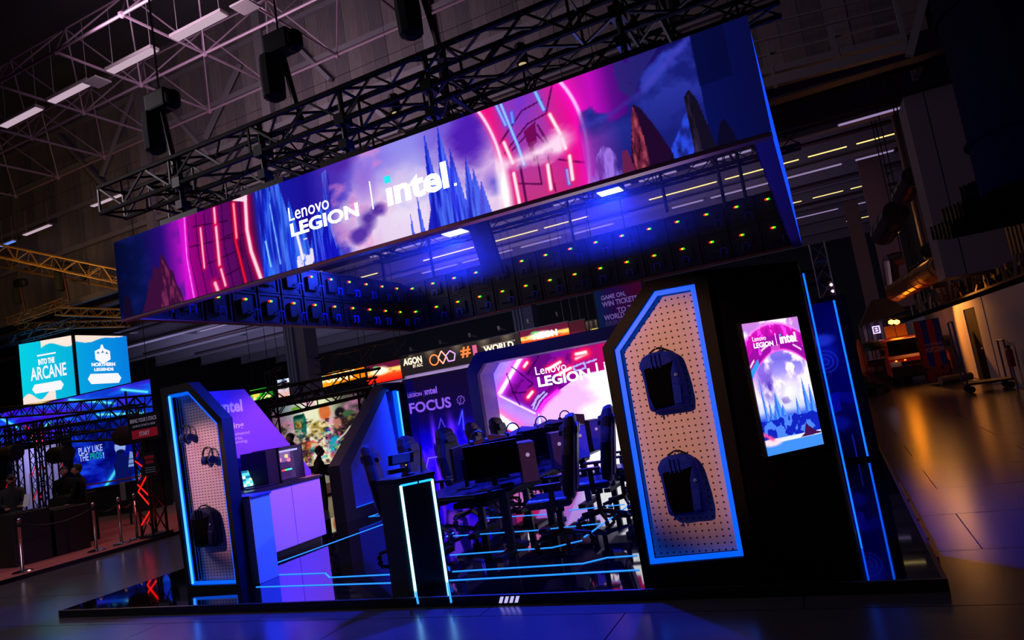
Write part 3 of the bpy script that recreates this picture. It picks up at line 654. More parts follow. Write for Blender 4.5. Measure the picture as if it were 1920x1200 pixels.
def ftext(s, a, b, c, m, bold=0):
    A_, B_, C_ = at(*a, y=yf - .02), at(*b, y=yf - .02), at(*c, y=yf - .02); text(s, (A_.x, yf - .014, (A_.z + B_.z) / 2), XD, ZD, B_.x - A_.x, C_.z - A_.z, m, fw, bold=bold, lift=.004)
ftext('FOCUS', (769, 776), (847, 764), (767, 756), TF, .03); ftext('Lenovo', (764, 740), (780, 737), (763, 735), TL); ftext('LEGION', (765, 747), (791, 741), (764, 740), TF, .03); ftext('\u0131ntel', (797, 741), (820, 737), (796, 728), TF, .03)
MB().tube(at(794, 731, y=yf - .02), at(795, 745, y=yf - .02), .004, 4).build('divider', TL, fw)
g = MB(); gc = at(864, 750, y=yf - .02); pts = []
for i in range(48):
    an = 2 * PI * i / 48; r = .088 if (i // 3) % 2 else .068; pts.append(gc + Vector((r * math.cos(an), 0, r * math.sin(an))))
g.path(pts + [pts[0]], .005, 4); g.path([gc + Vector((-.05, 0, -.09)), gc + Vector((.0, 0, -.01)), gc + Vector((-.01, 0, .03)), gc + Vector((.03, 0, .04))], .005, 4); g.build('gear_wrench_icon', TF, fw)
# big screen portal
sp = thing('screen_portal', 'wide dark navy portal with chamfered corners framing the big rear screen', 'display wall', (-3.6, yf - .1, ZF))
yo = yf - .12; NAVY = M('navy_portal', (.10, .08, .34), .6)
OUT = [(-6.42, ZF), (-6.42, 2.40), (-6.16, 2.70), (-.7, 2.70), (-.45, 2.4), (-.45, ZF)]; INN = [(-6.20, ZF + .1), (-6.20, 2.27), (-6.02, 2.47), (-.85, 2.47), (-.67, 2.27), (-.67, ZF + .1)]
MB().frame([(x, yo, z) for x, z in OUT], [(x, yo, z) for x, z in INN], (0, .12, 0)).build('front_frame', NAVY, sp)
MB().frame([(x, yo + .12, z) for x, z in OUT], [(x, yo + .12, z) for x, z in INN], (0, .85, 0)).build('reveal', M('reveal_white', (.55, .52, .75), .5), sp)
big = thing('led_wall', 'bright rear LED wall showing a pink ring world and white clouds', 'screen', (-3.4, 12.6, .3))
MB().box((-6.4, 12.62, ZF), (-.5, 12.75, 2.68)).build('cabinet', BLACK, big)
A = Art(400, 190, 8); n1 = A.fbm(8, 5, 6, 21); n2 = A.fbm(14, 6, 5, 22)
A.grad([(0, (.95, .25, .45)), (.3, (.70, .45, .95)), (.6, (.55, .45, .98)), (1, (.50, .35, .95))], 'v')
A.mix(np.clip((A.U - .2) * 6, 0, 1) * .6, (.75, .6, 1)); A.mix(np.clip((n1 - .45) * 3, 0, 1) * .7, (.72, .60, 1))
def pu(px, py): p = at(px, py, y=12.6); return ((p.x + 6.4) / 5.9, (p.z - ZF) / 2.6)
ring = [pu(*q) for q in ((978, 665), (935, 740), (1005, 775), (1010, 770), (1045, 735), (1100, 700), (1137, 693))] + [(.75, .90), (1, .8), (1, 1), (.3, 1)]
hole = [pu(*q) for q in ((1008, 774), (1040, 738), (1085, 705), (1137, 693))] + [(.62, .86), (.72, .72), (.80, .5), (.8, 0), (.3, 0)]
A.mix(A.poly(ring), (.42, .03, .52)); A.mix(A.poly(ring) * np.clip((A.U - .28) * 4, 0, 1), (.78, .02, .22)); A.mix(A.poly(ring) * (n2 > .6) * .5, (.25, .0, .3))
A.mix(A.poly(hole), (.80, .62, 1)); A.mix(A.poly(hole) * np.clip((A.U - .26) * 6 + (n1 - .5) * 2, 0, 1), (1, 1, 1)); A.mix(A.poly(hole) * A.blob(.48, .55, .07, .2) * .6, (.65, .85, .95))
A.mix(A.poly([(.62, 0), (1, 0), (1, .8), (.78, .75)]), (.7, .55, 1))
A.glow([pu(978, 668), pu(937, 738)], .016, (1, .9, 1), (.9, .2, 1), 3); A.glow([pu(1008, 773), pu(1022, 752), pu(1045, 733)], .008, (1, .2, .9), (.9, .0, .8), 3); A.glow([pu(937, 742), pu(1003, 775)], .006, (1, .8, 1), (.6, .4, 1))
for s_, e_ in (((1050, 700), (1070, 690)), ((1080, 672), (1100, 663)), ((1080, 664), (1098, 660)), ((990, 745), (998, 735)), ((983, 687), (988, 680)), ((1028, 692), (1050, 679))): A.glow([pu(*s_), pu(*e_)], .010, (1, .9, .95), (1, .1, .2), 3)
for L_ in ([(960, 688), (1000, 720), (990, 726)], [(1010, 668), (990, 700)], [(950, 700), (962, 735), (975, 760)], [(985, 735), (975, 737), (960, 735)]): A.stroke([pu(*q) for q in L_], .005, (.12, 0, .2), .8)
for L_ in ([(1000, 766), (1005, 750), (1020, 735)], [(1004, 768), (1012, 752), (1025, 738)], [(998, 760), (1010, 742)], [(1075, 688), (1095, 680), (1098, 690), (1078, 696), (1075, 688)], [(1100, 680), (1118, 674)]): A.stroke([pu(*q) for q in L_], .006, (.6, .6, 1))
A.glow([pu(925, 778), pu(965, 805)], .035, (1, 1, 1), (1, .25, .35), 2.2); A.mix(A.poly([pu(922, 790), pu(922, 850), pu(1000, 850), pu(960, 808)]) * .8, (.75, .05, .3)); A.spire(pu(1014, 800)[0], .3, pu(1012, 772)[1], .008, (.75, .85, 1))
A.screen('display', big, (-6.4, 12.6, ZF), XD, ZD, 5.9, 2.6, art_mat('led_wall_display', 1.6))
def btext(s, a, b, c, bold=0, m=TW):
    A_, B_, C_ = at(*a, y=12.58), at(*b, y=12.58), at(*c, y=12.58); text(s, (A_.x, 12.59, (A_.z + B_.z) / 2), XD, ZD, B_.x - A_.x, C_.z - A_.z, m, big, bold=bold)
btext('Lenovo', (1005, 705), (1062, 692), (1002, 690), .0); btext('LEGION', (1010, 728), (1108, 708), (1007, 709), .035); btext('| intel', (1120, 705), (1185, 690), (1118, 682), .02)
# kiosk with glowing arch, turned towards the camera
F1, F2 = at(768, 1110, z=ZF), at(843, 1089, z=ZF); fd = (F2 - F1).normalized(); fn = Vector((fd.y, -fd.x, 0)); FW = (F2 - F1).length
kz = 1.13
ki = thing('kiosk', 'tall black kiosk pedestal with a glowing blue arch outline in the middle front', 'kiosk', (F1 + F2) / 2)
bk = [F1, F2, F2 - fn * .28 + fd * .05, F2 - fn * .42 - fd * .08, F1 - fn * .42 + fd * .02, F1 - fn * .26 - fd * .10]
MB().prism([Vector((p.x, p.y, ZF)) for p in bk], (0, 0, kz - ZF - .03)).build('body', JET, ki)
cen = sum(bk, Vector()) / 6
MB().prism([Vector((p.x, p.y, kz - .03)) + (Vector((p.x, p.y, 0)) - Vector((cen.x, cen.y, 0))) * .04 for p in bk], (0, 0, .03)).build('top', M('kiosk_top', (.07, .08, .16), .3), ki)
for a_, b_2 in ((.055, .055), (FW - .03, FW - .03)):
    MB().tube(F1 + fd * a_ + fn * .008, F1 + fd * a_ + fn * .008 + ZD * (kz - ZF - .07), .013, 8).build('led_tube', LEDC, ki)
zt_ = kz - .07
for s0, s1 in ((.055, FW * .55), (FW * .60, FW - .03)): MB().tube(Vector((*(F1 + fd * s0 + fn * .008).xy, zt_)), Vector((*(F1 + fd * s1 + fn * .008).xy, zt_)), .010, 8).build('led_tube', E('led_cyan', (.1, .55, 1), 3), ki)
MB().rbox(F1 + fd * FW * .5 + fn * .002 + ZD * .5, fd, fn, ZD, FW * .36, .002, .45).build('front_inset', M('inset_black', (.02, .02, .03), .35), ki)
MB().rbox(F2 + fd * .028 - fn * .13 + ZD * .1, fd, fn, ZD, .004, .10, .02).build('side_step', LEDG, ki)
# ================================================================ HANGING LED RING
BX0, BX1, BY0, BY1, BZ0, BZ1 = -7.64, -.08, 5.64, 12.05, 3.42, 4.38
TW = E('banner_white', (1, 1, 1), 2.2)
rg = thing('hanging_led_ring', 'huge rectangular ring of LED banners with the word marks hanging over the stand', 'led banner', ((BX0 + BX1) / 2, (BY0 + BY1) / 2, BZ0))
A = Art(900, 130, 11); U, V = A.U, A.V; n1 = A.fbm(26, 5, 6, 41); n2 = A.fbm(60, 4, 5, 42); n3 = A.fbm(14, 3, 5, 43)
A.grad([(0, (.01, .03, .17)), (.06, (.03, .06, .28)), (.11, (.16, .04, .46)), (.155, (.80, .06, .80)), (.165, (.62, .0, .50)), (.22, (.40, .02, .42)), (.30, (.25, .05, .30)), (.31, (.10, .12, .70)), (.40, (.10, .06, .58)), (.44, (.25, .18, .72)),
        (.50, (.55, .45, .90)), (.58, (.55, .52, .92)), (.66, (.40, .22, .78)), (.70, (.75, .35, .80)), (.80, (.80, .10, .62)), (.83, (.50, .04, .60)), (.87, (.18, .05, .45)), (.93, (.03, .06, .33)), (1, (.03, .04, .24))])
A.mix(np.clip((n1 - .5) * 3, 0, 1) * (U < .15) * .5, (.08, .12, .45))
A.mix(A.poly([(.052, 0), (.062, .14), (.075, .38), (.082, .40), (.086, .56), (.092, .48), (.100, .50), (.106, .66), (.112, .60), (.122, .42), (.128, .40), (.134, .2), (.139, .16), (.145, 0)]), (.22, .05, .22)); A.mix(A.poly([(.095, 0), (.106, .60), (.12, .40), (.143, 0)]) * np.clip((A.fbm(220, 6, 5, 93) - .42) * 5, 0, 1), (.46, .14, .32))
A.mix(A.blob(.018, .05, .012, .25, .4), (.07, .03, .15))
m_arc = ((U > .163) & (U < .31)) * 1.0
for k in range(7):
    u0 = .17 + k * .018; A.stroke([(u0, 1), (u0 - .003, .5), (u0 + .006, 0)], .007, (.16, .0, .20), .7)
for q in ([(.17, .62), (.29, .55)], [(.20, .35), (.27, .40)], [(.18, .85), (.25, .78)], [(.21, .12), (.27, .2)], [(.24, .6), (.27, .62), (.272, .3)]): A.stroke(q, .009, (.14, .0, .16), .7)
A.glow([(.164, 1.02), (.160, .5), (.166, 0)], .006, (1, .55, 1), (.95, .1, .9), 7)
for q, w in (([(.195, .80), (.194, .32)], .010), ([(.227, .98), (.226, .80)], .013), ([(.2265, .75), (.225, .30)], .016), ([(.227, .24), (.232, .04)], .013), ([(.212, .10), (.216, 0)], .02)): A.glow(q, w, (1, .75, .85), (1, .05, .30), 3)
A.glow([(.2655, .96), (.262, .5), (.272, 0)], .008, (1, .1, .2), (.8, .0, .15), 3); A.glow([(.266, .95), (.2645, .55)], .012, (1, .6, .7), (1, .0, .2), 3)
A.glow([(.290, 1), (.286, .60), (.289, .34), (.301, 0)], .022, (1, .85, .9), (1, .0, .28), 2.6); A.mix(A.poly([(.262, 1), (.292, .92), (.294, 1)]), (1, .85, .92))
sky = (U > .303) & (U < .70)
for cu, bs, tp, w, ln, c in ((.334, -.1, 1.25, .022, -.004, (.10, .22, .85)), (.352, -.1, 1.3, .030, -.006, (.08, .15, .75)), (.372, -.1, .80, .020, -.004, (.10, .25, .88)), (.387, -.1, .52, .016, 0, (.12, .3, .9)), (.42, -.1, .62, .034, .0, (.07, .10, .80)), (.405, -.1, .46, .012, 0, (.1, .15, .8)), (.318, -.1, .55, .012, 0, (.1, .3, .95)), (.437, -.1, .85, .007, -.004, (.1, .15, .8))):
    A.spire(cu, bs, tp, w, c, ln, (.25, .50, 1)) 
cloud = np.clip((n1 * .7 + n3 * .5 - .50) * 6 + (U - .45) * 12, 0, 1) * np.clip((U - .425) * 30, 0, 1) * (U < .70) * np.clip(1.35 - V * np.interp(U, [.4, .5, .55, .62, .7], [1.9, 1.3, 1.5, 1.7, 1.3]) + (n1 - .5) * 1.2, 0, 1)
A.mix(cloud * .95, (.93, .84, .95)); A.mix(np.clip((n2 - .5) * 5, 0, 1) * cloud * np.clip(1 - abs(V - .3) * 1, 0, 1) * (U < .5), (.95, .65, .85)); A.mix(A.blob(.565, .42, .07, .50, 1.8) * .7, (.95, .92, .98)); A.mix(np.clip((n2 - .52) * 5, 0, 1) * cloud * (U > .5) * .5, (.90, .72, .90))
def dark(cu, cv, ru, rv, c=(.36, .16, .66), a=.95, k=5): A.mix(np.clip(A.blob(cu, cv, ru, rv, 2) * 1.6 + (n1 - .55) * k * .35 - .25, 0, 1) * a * (A.blob(cu, cv, ru * 1.1, rv * 1.1) > 0), c)
dark(.455, .95, .045, .5, (.30, .14, .66)); dark(.455, .20, .05, .22, (.62, .40, .78), .6); dark(.495, .30, .022, .16, (.30, .16, .62)); dark(.478, .14, .025, .14, (.32, .18, .65)); dark(.515, .36, .018, .10, (.3, .16, .62))
dark(.662, .82, .045, .50, (.30, .10, .70)); dark(.683, .28, .028, .2, (.36, .28, .82), .8); dark(.50, .72, .03, .35, (.55, .35, .82), .6); pk_ = np.clip((A.fbm(30, 6, 5, 97) - .5) * 5, 0, 1) * (U > .44) * (U < .54) * np.clip(V * 1.5, 0, 1) * .6; A.mix(pk_, (.92, .55, .80)); dark(.56, .95, .05, .25, (.60, .58, .95), .6, 2)
for cu, bs, tp, w, ln, c in ((.602, -.1, 1.0, .012, -.003, (.14, .20, .88)), (.622, -.1, 1.02, .016, -.002, (.10, .12, .82)), (.610, -.1, .5, .03, 0, (.12, .14, .80)), (.635, -.1, .75, .014, -.003, (.18, .2, .9)), (.652, -.1, .62, .012, 0, (.22, .25, .85)), (.660, -.1, .48, .012, 0, (.25, .3, .88)), (.668, -.1, .34, .010, 0, (.3, .3, .85)), (.577, -.1, .42, .004, -.002, (.25, .35, .95)), (.562, -.1, .24, .003, 0, (.3, .35, .95))):
    A.spire(cu, bs, tp, w, c, ln, (.32, .45, 1))
A.spire(.428, -.1, .5, .018, (.08, .08, .78)); A.spire(.413, -.1, .36, .01, (.1, .1, .8)); A.mix(((U > .37) & (U < .40) & (V < .3) & (n2 > .6)) * .9, (1, .95, 1)); A.glow([(.376, .35), (.381, .08)], .014, (1, .95, 1), (.5, .6, 1), 2)
A.glow([(.334, .8), (.340, .1)], .006, (.5, .75, 1), (.2, .4, 1), 2); A.glow([(.318, .4), (.322, .1)], .008, (.6, .85, 1), (.2, .4, 1), 2)
streak = A.fbm(300, 2, 3, 95); A.mix(((A.C[..., 2] > .68) & (A.C[..., 0] < .28) & sky) * np.clip((streak - .50) * 6, 0, 1) * .55, (.35, .55, 1)); A.mix(((A.C[..., 2] > .68) & (A.C[..., 0] < .28) & sky) * np.clip((.46 - streak) * 6, 0, 1) * .5, (.03, .04, .55))
# bright ring segment
def curve(P, n=18):
    v_ = np.array([p[1] for p in P]); u_ = np.array([p[0] for p in P]); k_ = np.polyfit(v_, u_, min(3, len(P) - 1)); return [(float(np.polyval(k_, t_)), float(t_)) for t_ in np.linspace(v_[0], v_[-1], n)]
arcL = curve([(.676, 1.05), (.690, .8), (.699, .4), (.694, -.05)]); arcR = curve([(.785, 1.05), (.803, .72), (.807, .3), (.801, -.05)])
A.mix(A.poly(arcL + arcR[::-1]), (.72, .22, .62)); A.mix(A.poly(arcL + arcR[::-1]) * np.clip(V * 1.6 - .5, 0, 1) * np.clip(1 - abs(U - .735) * 22, 0, 1), (.48, .20, .80)); A.mix(A.poly(arcL + arcR[::-1]) * np.clip((U - .755) * 26, 0, 1), (.92, .04, .58)); A.mix(A.poly(arcL + arcR[::-1]) * np.clip((.715 - U) * 40, 0, 1), (.95, .05, .50)); A.mix(A.poly(arcL + arcR[::-1]) * np.clip(.35 - V, 0, 1) * 1.6, (.80, .18, .42))
for q in ([(.705, .52), (.74, .72), (.765, .76), (.778, 1)], [(.715, .52), (.745, .66), (.756, .5)], [(.752, .68), (.765, .4)], [(.70, .62), (.735, .86), (.762, .9)], [(.712, .2), (.745, .12), (.745, .4)], [(.758, .35), (.760, .02)], [(.77, .3), (.80, .2)], [(.722, .35), (.722, 0)]): A.stroke(q, .009, (.30, .02, .28), .85)
A.mix(A.poly([(.733, .66), (.750, .72), (.748, .52), (.742, .50), (.743, .34), (.740, .34)]), (.45, .04, .35))
for q, c, h in (([(.704, 1), (.712, .78)], (.55, .75, 1), (.3, .3, 1)), ([(.710, 1), (.723, .55), (.727, .35)], (.6, .8, 1), (.3, .3, 1)), ([(.722, .88), (.722, .78)], (.4, .6, 1), (.2, .3, 1)), ([(.756, 1), (.763, .80)], (.5, .8, 1), (.3, .4, 1)), ([(.778, .18), (.778, .05)], (.5, .8, 1), (.2, .3, 1))): A.glow(q, .010, c, h, 2)
for q in ([(.706, .62), (.713, .40)], [(.769, .74), (.778, .52)], [(.779, .48), (.781, .38)], [(.756, .28), (.755, .05)], [(.784, .30), (.783, .08)], [(.712, .3), (.713, 0)]): A.glow(q, .014, (1, .92, .95), (1, .1, .45), 2.4)
A.glow(arcL, .012, (1, .85, .95), (1, .2, .6), 3); A.glow(arcR, .014, (1, .75, 1), (1, .05, .8), 5); A.mix(np.clip(1 - abs(U - .822) * 45, 0, 1) * .55, (.92, .05, .85))
A.mix(A.blob(.697, .15, .012, .5, 1.5), (1, 1, 1))
cb = np.interp(U, [.69, .74, .78, .84, .88, .94], [.40, .42, .46, .50, .62, .95]); A.mix(np.clip((.13 - abs(V - cb)) * 9 + (n1 - .5) * 2.2, 0, 1) * (U > .69) * np.clip((.80 - U) * 40, 0, 1), (1, .86, .96)); cc = np.clip((cb + .12 - V) * 9 + (n1 - .5) * 6, 0, 1) * np.clip((U - .798) * 60, 0, 1) * (U < .94); A.mix(cc, (.09, .11, .46)); A.mix(cc * np.clip((n1 * .6 + n2 * .4 - .44) * 6, 0, 1) * np.clip(V - .1, 0, 1) * 1.2, (.20, .25, .72)); A.mix(np.clip((.05 - abs(V - cb - .05)) * 12 + (n1 - .5) * 1.5, 0, 1) * (U > .80) * (U < .94) * .6, (.30, .26, .78)); A.mix(np.clip((.85 - U) * 25, 0, 1) * (U > .80) * np.clip((cb + .05 - V) * 6, 0, 1) * .6, (.80, .25, .80))
A.mix(A.poly([(.803, 0), (.815, .22), (.824, .30), (.832, .26), (.845, .08), (.848, 0)]) * np.clip((A.fbm(200, 6, 4, 91) - .35) * 3, 0, 1), (.62, .45, .90))
A.mix(A.poly([(.853, 0), (.854, .12), (.862, .45), (.867, .58), (.874, .52), (.884, .36), (.893, .18), (.902, .0)]), (.12, .03, .17)); A.tex(A.poly([(.855, 0), (.857, .2), (.862, .45), (.866, .57), (.869, .44), (.872, .2), (.873, 0)]), (.40, .12, .24), (.68, .28, .34), 260, 9, 77, 5); A.mix(A.poly([(.895, 0), (.90, .12), (.908, .06), (.912, 0)]), (.07, .03, .14)); A.mix(A.poly([(.841, 0), (.845, .2), (.851, .2), (.856, 0)]), (.40, .12, .30))
A.mix(A.poly([(.898, .1), (.906, .18), (.918, .34), (.923, .38), (.923, 0), (.90, 0)]) * np.clip((A.fbm(160, 9, 4, 92) - .30) * 3, 0, 1), (.16, .28, .88)); A.mix(A.poly([(.921, 0), (.922, .5), (.928, .55), (.934, .45), (.940, .2), (.945, 0)]), (.07, .05, .13)); A.tex(A.poly([(.922, 0), (.922, .48), (.927, .52), (.93, 0)]), (.14, .10, .20), (.25, .18, .30), 260, 7, 78, 5); A.mix(A.poly([(.945, 0), (.952, .18), (.957, .22), (.963, .1), (.966, 0)]), (.04, .03, .14))
A.mix(((U > .939) & (V > .55)) * .45 * (U < .975), (.01, .02, .15)); A.mix(A.poly([(.852, 1), (.854, .75), (.868, .62), (.880, .8), (.905, 1)]) * (n2 > .35) * .7, (.14, .15, .45))
A.screen('front_display', rg, (BX0, BY0, BZ0), XD, ZD, BX1 - BX0, BZ1 - BZ0, art_mat('banner_display', 1.0))
zw = BZ1 - BZ0; L7 = BX1 - BX0
def bt(s, u0, u1, v0, v1, bold=0, m=TW): return text(s, (BX0 + u0 * L7, BY0, BZ0 + v0 * zw), XD, ZD, (u1 - u0) * L7, (v1 - v0) * zw, m, rg, bold=bold, lift=.004)
bt('Lenovo', .366, .437, .535, .685); bt('LEGION', .366, .484, .355, .505, .035); bt('\u0131ntel', .531, .624, .355, .63, .035)
MB().box((BX0 + .5065 * L7, BY0 - .004, BZ0 + .38 * zw), (BX0 + .508 * L7, BY0 - .002, BZ0 + .68 * zw)).build('divider', TW, rg)
MB().box((BX0 + .5305 * L7, BY0 - .004, BZ0 + .60 * zw), (BX0 + .540 * L7, BY0 - .002, BZ0 + .675 * zw)).build('square_dot', TC, rg)
MB().box((BX0 + .631 * L7, BY0 - .004, BZ0 + .355 * zw), (BX0 + .6345 * L7, BY0 - .002, BZ0 + .38 * zw)).build('full_stop', TW, rg)
MB().box((BX1 - .012, BY0 + .05, BZ0), (BX1 - .004, BY1, BZ1)).build('side_display', E('side_display_blue', (.05, .25, 1), 1.6), rg)
MB().box((BX0 + .004, BY0 + .05, BZ0), (BX0 + .012, BY1, BZ1)).build('side_display', E('side_display_violet', (.3, .1, .8), .8), rg)
PINKRIM = M('ring_lower_rim', (.62, .42, .52), .35, .6)
MB().box((BX0, BY0 + .004, BZ0 - .035), (BX1, BY0 + .10, BZ0 - .001)).build('lower_rim', PINKRIM, rg); MB().box((BX1 - .14, BY0 + .1, BZ0 - .035), (BX1 - .004, BY1, BZ0 - .001)).build('lower_rim', M('rim_blue', (.2, .2, .9), .4, .3), rg)
MB().box((BX0 + .004, BY0 + .1, BZ0 - .02), (BX0 + .12, BY1, BZ0 - .001)).box((BX0, BY1 - .1, BZ0 - .02), (BX1, BY1, BZ0 - .001)).build('lower_rim', M('rim_copper', (.50, .20, .12), .4, .5), rg)
# rear side of every LED tile: casting, power box, handle loop, status light
TILE = M('tile_casting', (.022, .024, .04), .55, spec=.3); TB = MB().box((-.232, 0, -.235), (.232, .05, .235)).box((-.12, -.05, -.12), (.10, 0, .10)).box((-.23, -.015, -.235), (-.20, 0, .235)).box((.20, -.015, -.235), (.23, 0, .235)).box((-.2, -.015, .20), (.2, 0, .235)).box((-.2, -.02, -.235), (.2, 0, -.21))
tile_me = mesh_of(TB, TILE)
hd = MB().path([(-.05, -.06, -.06), (-.05, -.10, -.06), (-.05, -.10, .05), (-.05, -.06, .05)], .008, 4).path([(.05, -.06, -.06), (.05, -.10, -.06), (.05, -.10, .05), (.05, -.06, .05)], .008, 4); hd.path([(-.05, -.10, .05), (.05, -.10, .05)], .008, 4)
hd_me = mesh_of(hd, M('handle_blue', (.15, .22, .8), .4, .4))
stl = [mesh_of(MB().lathe([(.001, -.016), (.016, -.009), (.016, .009), (.001, .016)], (0, 0, 0), 8), E('status_' + n_, c_, 3)) for n_, c_ in (('red', (1, .10, .02)), ('yellow', (1, .7, .05)), ('green', (.1, 1, .12)))]
def tile(p, rz):
    q = Matrix.Rotation(rz, 3, 'Z').to_quaternion(); off = wloc(rg)
    t = bpy.data.objects.new('led_tile', tile_me); COL.objects.link(t); t.parent = rg; t.location = Vector(p) - off; t.rotation_mode = 'QUATERNION'; t.rotation_quaternion = q
    h = bpy.data.objects.new('handle', hd_me); COL.objects.link(h); h.parent = t; h.location = (random.choice((-.02, .12)), -.0, -.10)
    for k, dx in enumerate((-.024, 0, .024)):
        l = bpy.data.objects.new('status_light', stl[k]); COL.objects.link(l); l.parent = t; l.location = (dx - .05, -.062, .10)
nx = 15; ny = 12
for r in range(2):
    z = BZ0 + .24 + r * .48
    for i in range(nx): tile((BX0 + .32 + i * (L7 - .64) / (nx - 1), BY1 - .10, z), 0)
    for j in range(ny): tile((BX0 + .09, BY0 + .42 + j * .50, z), PI / 2)
    for j in range(ny): tile((BX1 - .07, BY0 + .42 + j * .50, z), -PI / 2)
MB().box((BX0 + .02, BY0 + .02, BZ0), (BX0 + .03, BY1, BZ1)).build('side_skin', BLACK, rg); MB().box((BX1 - .03, BY0 + .02, BZ0), (BX1 - .02, BY1, BZ1)).build('side_skin', BLACK, rg)
MB().box((BX0 + .1, BY1 - .05, BZ0), (BX1 - .1, BY1 - .02, BZ1)).build('rear_skin', BLACK, rg)
# ---- trusses -----------------------------------------------------------------
TRS = M('black_truss', (.028, .024, .045), .4, .3, spec=.4)
def truss(name, label, p, q, s=.3, m=TRS, group=None, rc=.024, rb=.011, cell=None, flat=False):
    p, q = Vector(p), Vector(q); e = (q - p).normalized(); up = ZD if abs(e.z) < .9 else XD; sd = e.cross(up).normalized(); up = sd.cross(e).normalized(); L = (q - p).length; cell = cell or s * 1.25
    t = thing(name, label, 'truss', p, group); C4 = [p + sd * i * s / 2 + up * j * s / 2 for i, j in ((-1, -1), (1, -1), (1, 1), (-1, 1))]
    if flat: C4 = [p + up * s / 2, p - up * s / 2]
    for c in C4: MB().tube(c, c + e * L, rc, 6).build('chord', m, t)
    b = MB(); n = max(1, int(L / cell)); st = L / n; k = len(C4)
    pairs = [(i, (i + 1) % k) for i in range(k)] if k == 4 else [(0, 1)]
    for i in range(n):
        for (a_, c_) in pairs:
            A_, B_ = (C4[a_], C4[c_]) if i % 2 else (C4[c_], C4[a_]); b.tube(A_ + e * st * i, B_ + e * st * (i + 1), rb, 4, cap=False)
            if i % 3 == 0: b.tube(A_ + e * st * i, B_ + e * st * i, rb, 4, cap=False)
    b.build('bracing', m, t); return t
zt = 5.02
truss('box_truss', 'long black box truss right above the banner front', (-7.95, 5.9, zt), (.2, 5.9, zt), .34, rc=.031, rb=.016)
truss('box_truss', 'second long black truss behind the front one above the banner', (-7.95, 6.9, zt + .05), (.2, 6.9, zt + .05), .29, rc=.028, rb=.014)
truss('box_truss', 'rear long black truss above the far side of the LED ring', (-7.9, 11.6, zt), (.2, 11.6, zt), .30)
for x, l in ((-7.35, 'black cross truss at the left end above the ring'), (-5.35, 'black cross truss, second from the left, above the logo'), (-3.15, 'cross truss with pink reflections above the bright ring art'), (-.95, 'cross truss near the right end above the ring')):
    truss('box_truss', l, (x, 6.1, zt), (x, 11.5, zt), .29)
PSTEEL = M('truss_joint', (.025, .022, .035), .5, .2)
for x, l in ((-6.55, 'leftmost drop bar between truss and banner'), (-5.25, 'second drop bar from the left above the banner'), (-4.12, 'middle drop bar above the banner'), (-3.05, 'fourth drop bar, left of the pink lit truss'), (-1.1, 'rightmost drop bar above the banner')):
    db = thing('drop_bar', l, 'rigging', (x, 5.75, BZ1)); MB().tube((x, 5.78, BZ1 + .05), (x, 5.78, zt + .2), .03, 8).build('tube', PSTEEL, db)
    MB().box((x - .06, 5.7, zt - .22), (x + .06, 5.86, zt - .1)).build('clamp', PSTEEL, db); MB().box((x - .05, 5.71, BZ1 + .16), (x + .05, 5.85, BZ1 + .26)).build('clamp', PSTEEL, db)
    MB().box((x - .28, 5.66, BZ1 + .0), (x + .34, 5.80, BZ1 + .07)).build('header_plate', PSTEEL, db)
def hoist(x, y, z, lab, zt2=14.8, k=1.0):
    h = thing('chain_hoist', lab, 'hoist', (x, y, z), 'chain hoists')
    MB().lathe([(.06 * k, 0), (.125 * k, .04 * k), (.135 * k, .3 * k), (.125 * k, .52 * k), (.10 * k, .54 * k)], (x - .10 * k, y, z), 10).build('chain_bag', M('bag_canvas', (.03, .03, .035), .85), h)
    b = MB(); b.box((x - .10 * k, y - .11 * k, z + .50 * k), (x + .26 * k, y + .11 * k, z + .74 * k)); b.lathe([(.05, 0), (.10 * k, .05 * k), (.10 * k, .2 * k), (.05, .24 * k)], (x + .27 * k, y, z + .47 * k), 12)
    b.build('motor_body', BLACK, h, bevel=.03)
    MB().tube((x + .06 * k, y, z + .7 * k), (x + .06 * k, y, zt2), .013 * k, 5).build('chain', ALU, h)
    MB().tube((x + .08 * k, y, z + .5 * k), (x + .20 * k, y, z - .28 * k), .035 * k, 6).tube((x + .2 * k, y, z - .28 * k), (x + .2 * k, y, z - .35 * k), .05, 8).build('hook', M('hook_red', (.25, .03, .06), .5), h); return h
hoist(-6.95, 5.9, 5.42, 'chain hoist with drum bag above the left end of the banner'); hoist(-4.98, 5.9, 5.45, 'middle chain hoist above the word mark'); hoist(-3.12, 5.9, 5.50, 'chain hoist at the top edge right of the middle one'); hoist(-.55, 5.9, 5.35, 'chain hoist at the top right over the banner end')
for (px, py), l in (((980, 120), 'small black pendant lamp left of the pink ring art'), ((742, 212), 'small black pendant lamp above the spire art'), ((1265, 22), 'small pendant lamp at the top right of the cladding')):
    p = at(px, py, y=15); pl = thing('pendant_lamp', l, 'lamp', p); MB().lathe([(.13, 0), (.15, .02), (.15, .45), (.12, .5)], p, 12).build('shade', BLACK, pl); MB().lathe([(.09, .0), (.1, .01)], p - ZD * .012, 12).build('reflector', E('faint_bulb', (.85, .75, .55), .8), pl); MB().tube(p + ZD * .5, p + ZD * 5, .008, 4).build('wire', STRUT, pl)
